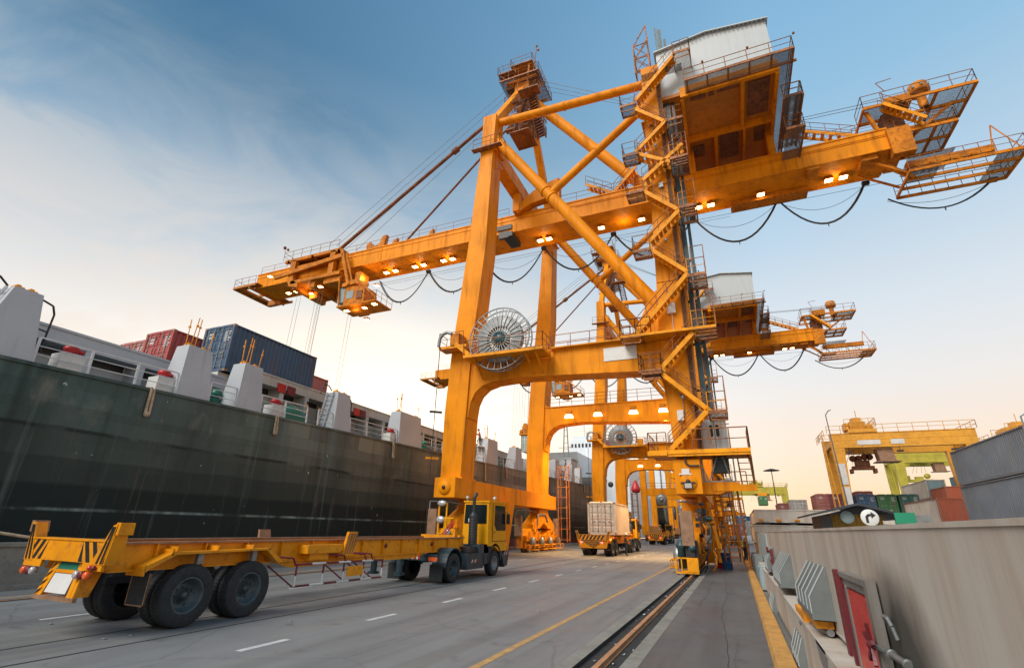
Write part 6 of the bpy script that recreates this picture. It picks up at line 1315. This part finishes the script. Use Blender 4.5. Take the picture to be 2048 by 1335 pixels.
# lamp posts
b=MB(); b.tube((10.55,60,0),(10.2,60,13.2),.09,8,r2=.05); b.path([(10.2,60,13.2),(10.2,60,13.8),(10.5,60,14.2),(10.75,60,14.3)],.05,6); single(b,'street_lamp',M['galv'],'tall thin grey lamp post in front of the amber gantry crane','lamp post')
b=MB(); b.tube((10.5,150,0),(10.5,150,17.6),.18,8,r2=.1); b.lathe([(0,.5),(.5,.4),(2.0,0),(2.0,-.1),(0,-.1)],(10.5,150,17.6),'Z',16); single(b,'high_mast_light',M['dark'],'high mast light with a flat ring head against the peach sky','lamp post')
b=MB(); b.tube((30.8,72,0),(30.8,72,13.8),.45,10); b.path([(30.8,72,13.8),(30.8,72,14.8),(31.8,72,15.4)],.08,6); single(b,'street_lamp',M['galv'],'grey post with angled arm rising behind the blue-grey containers','lamp post')
for x,y,mm_,lab in ((-1.05,35.2,'red','red oil drum standing by the crane leg foot'),(-.75,34.4,'bluecloth','blue oil drum standing by the crane leg foot')):
    b=MB(); b.lathe([(0,0),(.29,0),(.3,.03),(.29,.06),(.29,.28),(.305,.3),(.29,.32),(.29,.58),(.305,.6),(.29,.62),(.29,.86),(.3,.88),(0,.86)],(x,y,0),'Z',20); single(b,'oil_drum',M[mm_],lab,'drum')
# parked cars behind the ladder foot
for i,(x,y,mt) in enumerate(((-.3,95,M['dark']),(.4,103,M['steel']))):
    c=thing('parked_car',['dark green car parked far off beyond the crane ladder','grey car parked farthest beyond the crane ladder'][i],'car',(x,y,0))
    b=MB(); b.prism([(y,.3),(y+4.2,.3),(y+4.3,.8),(y+3.2,.95),(y+2.6,1.45),(y+1.0,1.5),(y+.3,1.0),(y-.05,.9)],'X',x-.85,x+.85); b.build('body',mt,c)
    b=MB(); b.hexa([(x-.7,y+.22,1.0),(x+.7,y+.22,1.0),(x+.7,y+.3,1.0),(x-.7,y+.3,1.0)],[(x-.6,y+.88,1.45),(x+.6,y+.88,1.45),(x+.6,y+.96,1.45),(x-.6,y+.96,1.45)]); b.build('rear_window',M['glassblue'],c)
    for xx in (x-.8,x+.8):
        for yy in (y+.8,y+3.4): b=MB(); b.lathe([(0,-.1),(.3,-.1),(.32,0),(.3,.1),(0,.1)],(xx,yy,.32),'X',14); b.build('wheel',M['rubber'],c)
# ================================================================== PEOPLE
def person(label,loc,rz,top,legs,helm,vest=None,pose='stand',lean=0):
    C=thing('person',label,'person',loc,local=True,rz=rz)
    def skin(nm,pts,edges,rad,mt,par):
        me=bpy.data.meshes.new(nm); me.from_pydata(pts,edges,[]); o=lk(bpy.data.objects.new(nm,me)); me.materials.append(mt)
        if par:o.parent=par
        md=o.modifiers.new('skin','SKIN'); md.use_smooth_shade=True
        for i,r in enumerate(rad): me.skin_vertices[0].data[i].radius=(r,r*.9)
        me.skin_vertices[0].data[0].use_root=True
        sb=o.modifiers.new('sub','SUBSURF'); sb.levels=1; sb.render_levels=1
        return o
    L=lean
    J=[(0,0,.95),(0,.02+L*.3,1.15),(0,.03+L*.6,1.38),(0,.02+L*.75,1.5),(0,.0+L,1.62),(0,.0+L,1.73),   #0-5 spine, neck, head
       (-.17,.02+L*.6,1.40),(-.24,.06+L*.5,1.14),(-.14,-.20+L*.4,1.05),(-.08,-.29+L*.4,1.08),             #6-9 left arm
       (.17,.02+L*.6,1.40),(.25,.05+L*.5,1.13),(.15,-.19+L*.4,1.07),(.09,-.28+L*.4,1.10),                 #10-13 right
       (-.09,0,.90),(-.11,-.03,.50),(-.12,.02,.09),(-.12,-.14,.04),                                       #14-17
       (.09,0,.90),(.11,-.02,.50),(.13,.05,.09),(.13,-.11,.04)]                                            #18-21
    E_=[(0,1),(1,2),(2,3),(3,4),(4,5),(2,6),(6,7),(7,8),(8,9),(2,10),(10,11),(11,12),(12,13),(0,14),(14,15),(15,16),(16,17),(0,18),(18,19),(19,20),(20,21)]
    RD=[.13,.125,.13,.052,.095,.07,.062,.048,.036,.034,.062,.048,.036,.034,.09,.062,.045,.04,.09,.062,.045,.04]
    if pose=='climb':
        J[15]=(-.12,-.22,.62);J[16]=(-.12,-.12,.28);J[17]=(-.12,-.24,.24); J[8]=(-.2,-.34,1.3);J[9]=(-.2,-.42,1.38);J[12]=(.2,-.3,1.25);J[13]=(.2,-.38,1.3)
    skin('body',J,E_,RD,M['skin'],C)
    t=[0,1,2,6,7,8,10,11,12]; mp_={a:i for i,a in enumerate(t)}
    pts=[J[a] for a in t]; ed=[(mp_[a],mp_[b_]) for a,b_ in E_ if a in mp_ and b_ in mp_]; rd=[RD[a]+.018 for a in t]
    skin('jacket',pts,ed,rd,top,C)
    t=[0,14,15,16,18,19,20]; mp_={a:i for i,a in enumerate(t)}
    skin('trousers',[J[a] for a in t],[(mp_[a],mp_[b_]) for a,b_ in E_ if a in mp_ and b_ in mp_],[RD[a]+.02 for a in t],legs,C)
    hx,hy,hz=J[5][0],J[5][1],J[5][2]-.02
    b=MB(); b.lathe([(0,.12),(.07,.105),(.115,.05),(.125,-.02),(.15,-.035),(.15,-.045),(.12,-.04)],(hx,hy,hz),'Z',16); b.build('helmet',helm,C,off=(0,0,0))
    b=MB()
    for s in (-1,1): b.box(s*.12-.05,s*.12+.05,-.2+.04,.08,.0,.09)
    if pose!='climb': b.build('boots',M['dark'],C,off=(0,0,0))
    if vest:
        b=MB()
        for s in (-.09,.09): b.box(s-.025,s+.025,-.16,-.145,1.0,1.45); b.box(s-.025,s+.025,.15,.17,1.0,1.45)
        b.box(-.15,.15,.155,.172,1.08,1.13); b.build('vest_stripes',vest,C,off=(0,0,0))
    return C
person('person in navy clothes and white helmet looking down at papers beside the loaded trailer',(-8.95,46.2,0),R(100),M['navy'],M['jeans'],M['white'],None,'stand',-.06)
person('person in orange-red overalls crouching over a ladder top on the ship',(-22.9,44.9,9.55),R(-60),M['redcloth'],M['navy'],M['rusty'],None,'climb',-.16)
person('person in blue overalls standing on the ship deck near its bow',(-22.7,73.6,10.0),R(-80),M['bluecloth'],M['navy'],M['navy'],None,'stand',0)
person('person in dark clothes with yellow stripes leaning by the far kerb',(.42,44.5,.02),R(120),M['navy'],M['navy'],M['white'],M['hivis'],'stand',-.12)
b=MB()
for s in (0,.9): b.beam((-22.4,43.6+s,8.0),(-22.6,43.9+s,9.6),.05,.05)
for k in range(4): b.beam((-22.45,43.7,8.4+k*.35),(-22.45,44.7,8.4+k*.35),.04,.04)
b.box(-23.2,-22.4,44.3,45.6,9.5,9.55); b.path([(-22.4,43.6,9.5),(-22.4,43.6,10.3),(-22.4,44.6,10.3)],.03,5); b.build('ladder',M['shiprail'],ship)
# ================================================================== FURTHER QUAY CRANES
def copy_crane(dy,label,tdx,dx=0):
    c=copy_tree(crane); c['label']=label; c.location=(crane.location.x+dx,crane.location.y+dy,0)
    for o in bpy.data.objects:
        if o.parent==c and o.name.startswith('trolley'): o.location.x+=tdx
    return c
copy_crane(42,'second orange quay crane, just beyond the nearest, with the same pale machine house',9.8)
b=MB(); b.box(-32.2,-29.2,77.8,84.2,16.75,17.1); b.box(-31.8,-29.6,79,83,17.1,17.9)
for x in (-31.6,-30.2):
    for y in (79.2,82.6): b.lathe([(0,-.15),(.42,-.15),(.45,0),(.42,.15),(0,.15)],(x,y,18.6),'Y',16); b.box(x-.5,x+.5,y-.25,y+.25,17.8,18.5)
for y in (78.2,83.8): b.lathe([(0,-.15),(.35,-.15),(.35,.15),(0,.15)],(-31.9,y,17.4),'Y',14)
single(b,'spreader',M['orange2'],'orange spreader with sheaves holding the grey-green container in the air','spreader')
b=MB()
for x,y in ((-31.8,79),(-31.3,79.3),(-30.2,80),(-29.8,82)): b.tube((x,y,18.6),(x+.3,y,28),.025,4)
single(b,'hoist_rope',M['rope'],'thin steel ropes holding the spreader above the grey-green container','rope')
container('grey-green container hanging in the air from the second crane',RGR,(-30.7,78,14.0),H=2.6)
# older smaller portal cranes further away
def small_crane(label,y,h=17.5,sc=1.0):
    C=thing('container_crane',label,'crane',(-9.8,y,0),'orange ship-to-shore cranes along the quay')
    O=M['orange']
    for yf in (y,y+14):
        for x0,x1 in ((-17.9,-16.7),(-2.6,-1.4)):
            b=MB(); b.box(x0,x1,yf,yf+1.3,1.2,h+6); b.build('leg',O,C)
        b=MB(); b.box(-16.7,-2.6,yf+.1,yf+1.1,9.0,10.4); b.build('portal_beam',O,C); b=MB(); b.box(-16.7,-2.6,yf+.1,yf+1.1,h+3,h+4.6); b.build('portal_beam',O,C)
        for k in range(3):
            b=MB(); b.tube((-15.5+k*1.8,yf+.6,h+3),(-4.6+k*.8,yf+.6,9.6),.22,8); b.build('diagonal_brace',O,C)
        b=MB(); railing(b,[(-16.5,yf,10.4),(-2.6,yf,10.4)],h=1.1,step=1.6,r=.04); b.build('guard_rail',M['rail'],C)
    for x0,x1 in ((-18,-16.6),(-2.7,-1.3)):
        b=MB(); b.box(x0,x1,y-1,y+16.5,1.3,3.0); b.build('sill_beam',O,C)
        for k in range(6):
            b=MB(); b.lathe([(0,-.2),(.55,-.2),(.6,0),(.55,.2),(0,.2)],((x0+x1)/2,y-.2+k*3.1,.62),'X',14); b.build('wheel',M['rusty'],C)
    b=MB(); b.lathe([(.5,-.2),(1.15,-.2),(1.15,.2),(.5,.2),(.5,-.2)],(-13.6,y-.6,8.1),'Y',28); b.lathe([(0,-.35),(.45,-.35),(.45,.3),(0,.3)],(-13.6,y-.6,8.1),'Y',16); b.build('cable_reel',M['galv'],C)
    b=MB(); b.box(-15,-11,y-1.2,y+.0,6.6,6.8); b.build('walkway',M['stair'],C)
    b=MB(); b.box(-2.2,-.8,y-.5,y+1.5,4,6.4); b.build('electric_house',M['cabin'],C)
    return C
small_crane('third orange crane along the quay, a lower one with parallel diagonal tubes',112,15)
small_crane('fourth orange crane, farthest and lowest along the quay',160,14)
# lamps really lit
def light(name,loc,e,col=(1,.62,.26),size=.3,par=None,spot=None,aim=None):
    d=bpy.data.lights.new(name,'SPOT' if spot else 'POINT'); d.energy=e; d.color=col; d.shadow_soft_size=size
    if spot: d.spot_size=R(spot); d.spot_blend=.6
    o=lk(bpy.data.objects.new(name,d)); off=ROOT[rootof(par)] if par else Vector((0,0,0)); o.location=Vector(loc)-off
    if aim: o.rotation_euler=(Vector(loc)-Vector(aim)).to_track_quat('Z','Y').to_euler()
    if par:o.parent=par
    return o
for x in (-32,-28.2,-24.6,-13.7,-6,1,10.8): light('lamp_light',(x,39,28.0),45,par=crane)
light('lamp_light',(-34,37,26.9),110,par=crane); light('lamp_light',(-33.8,36.2,22.6),40,par=crane); light('lamp_light',(-42.3,37.6,26.6),60,par=crane)
for x in (-13.8,-10.9,-7.5,-4.8): light('lamp_light',(x,46.3,11.35),3000,par=crane,spot=125,aim=(x+1,50,0),size=.25)
for x,y in ((-12,36),(-5,36)): light('lamp_light',(x,y,27.5),2600,par=crane,spot=70,aim=(x-2,y+2,0),size=.3)
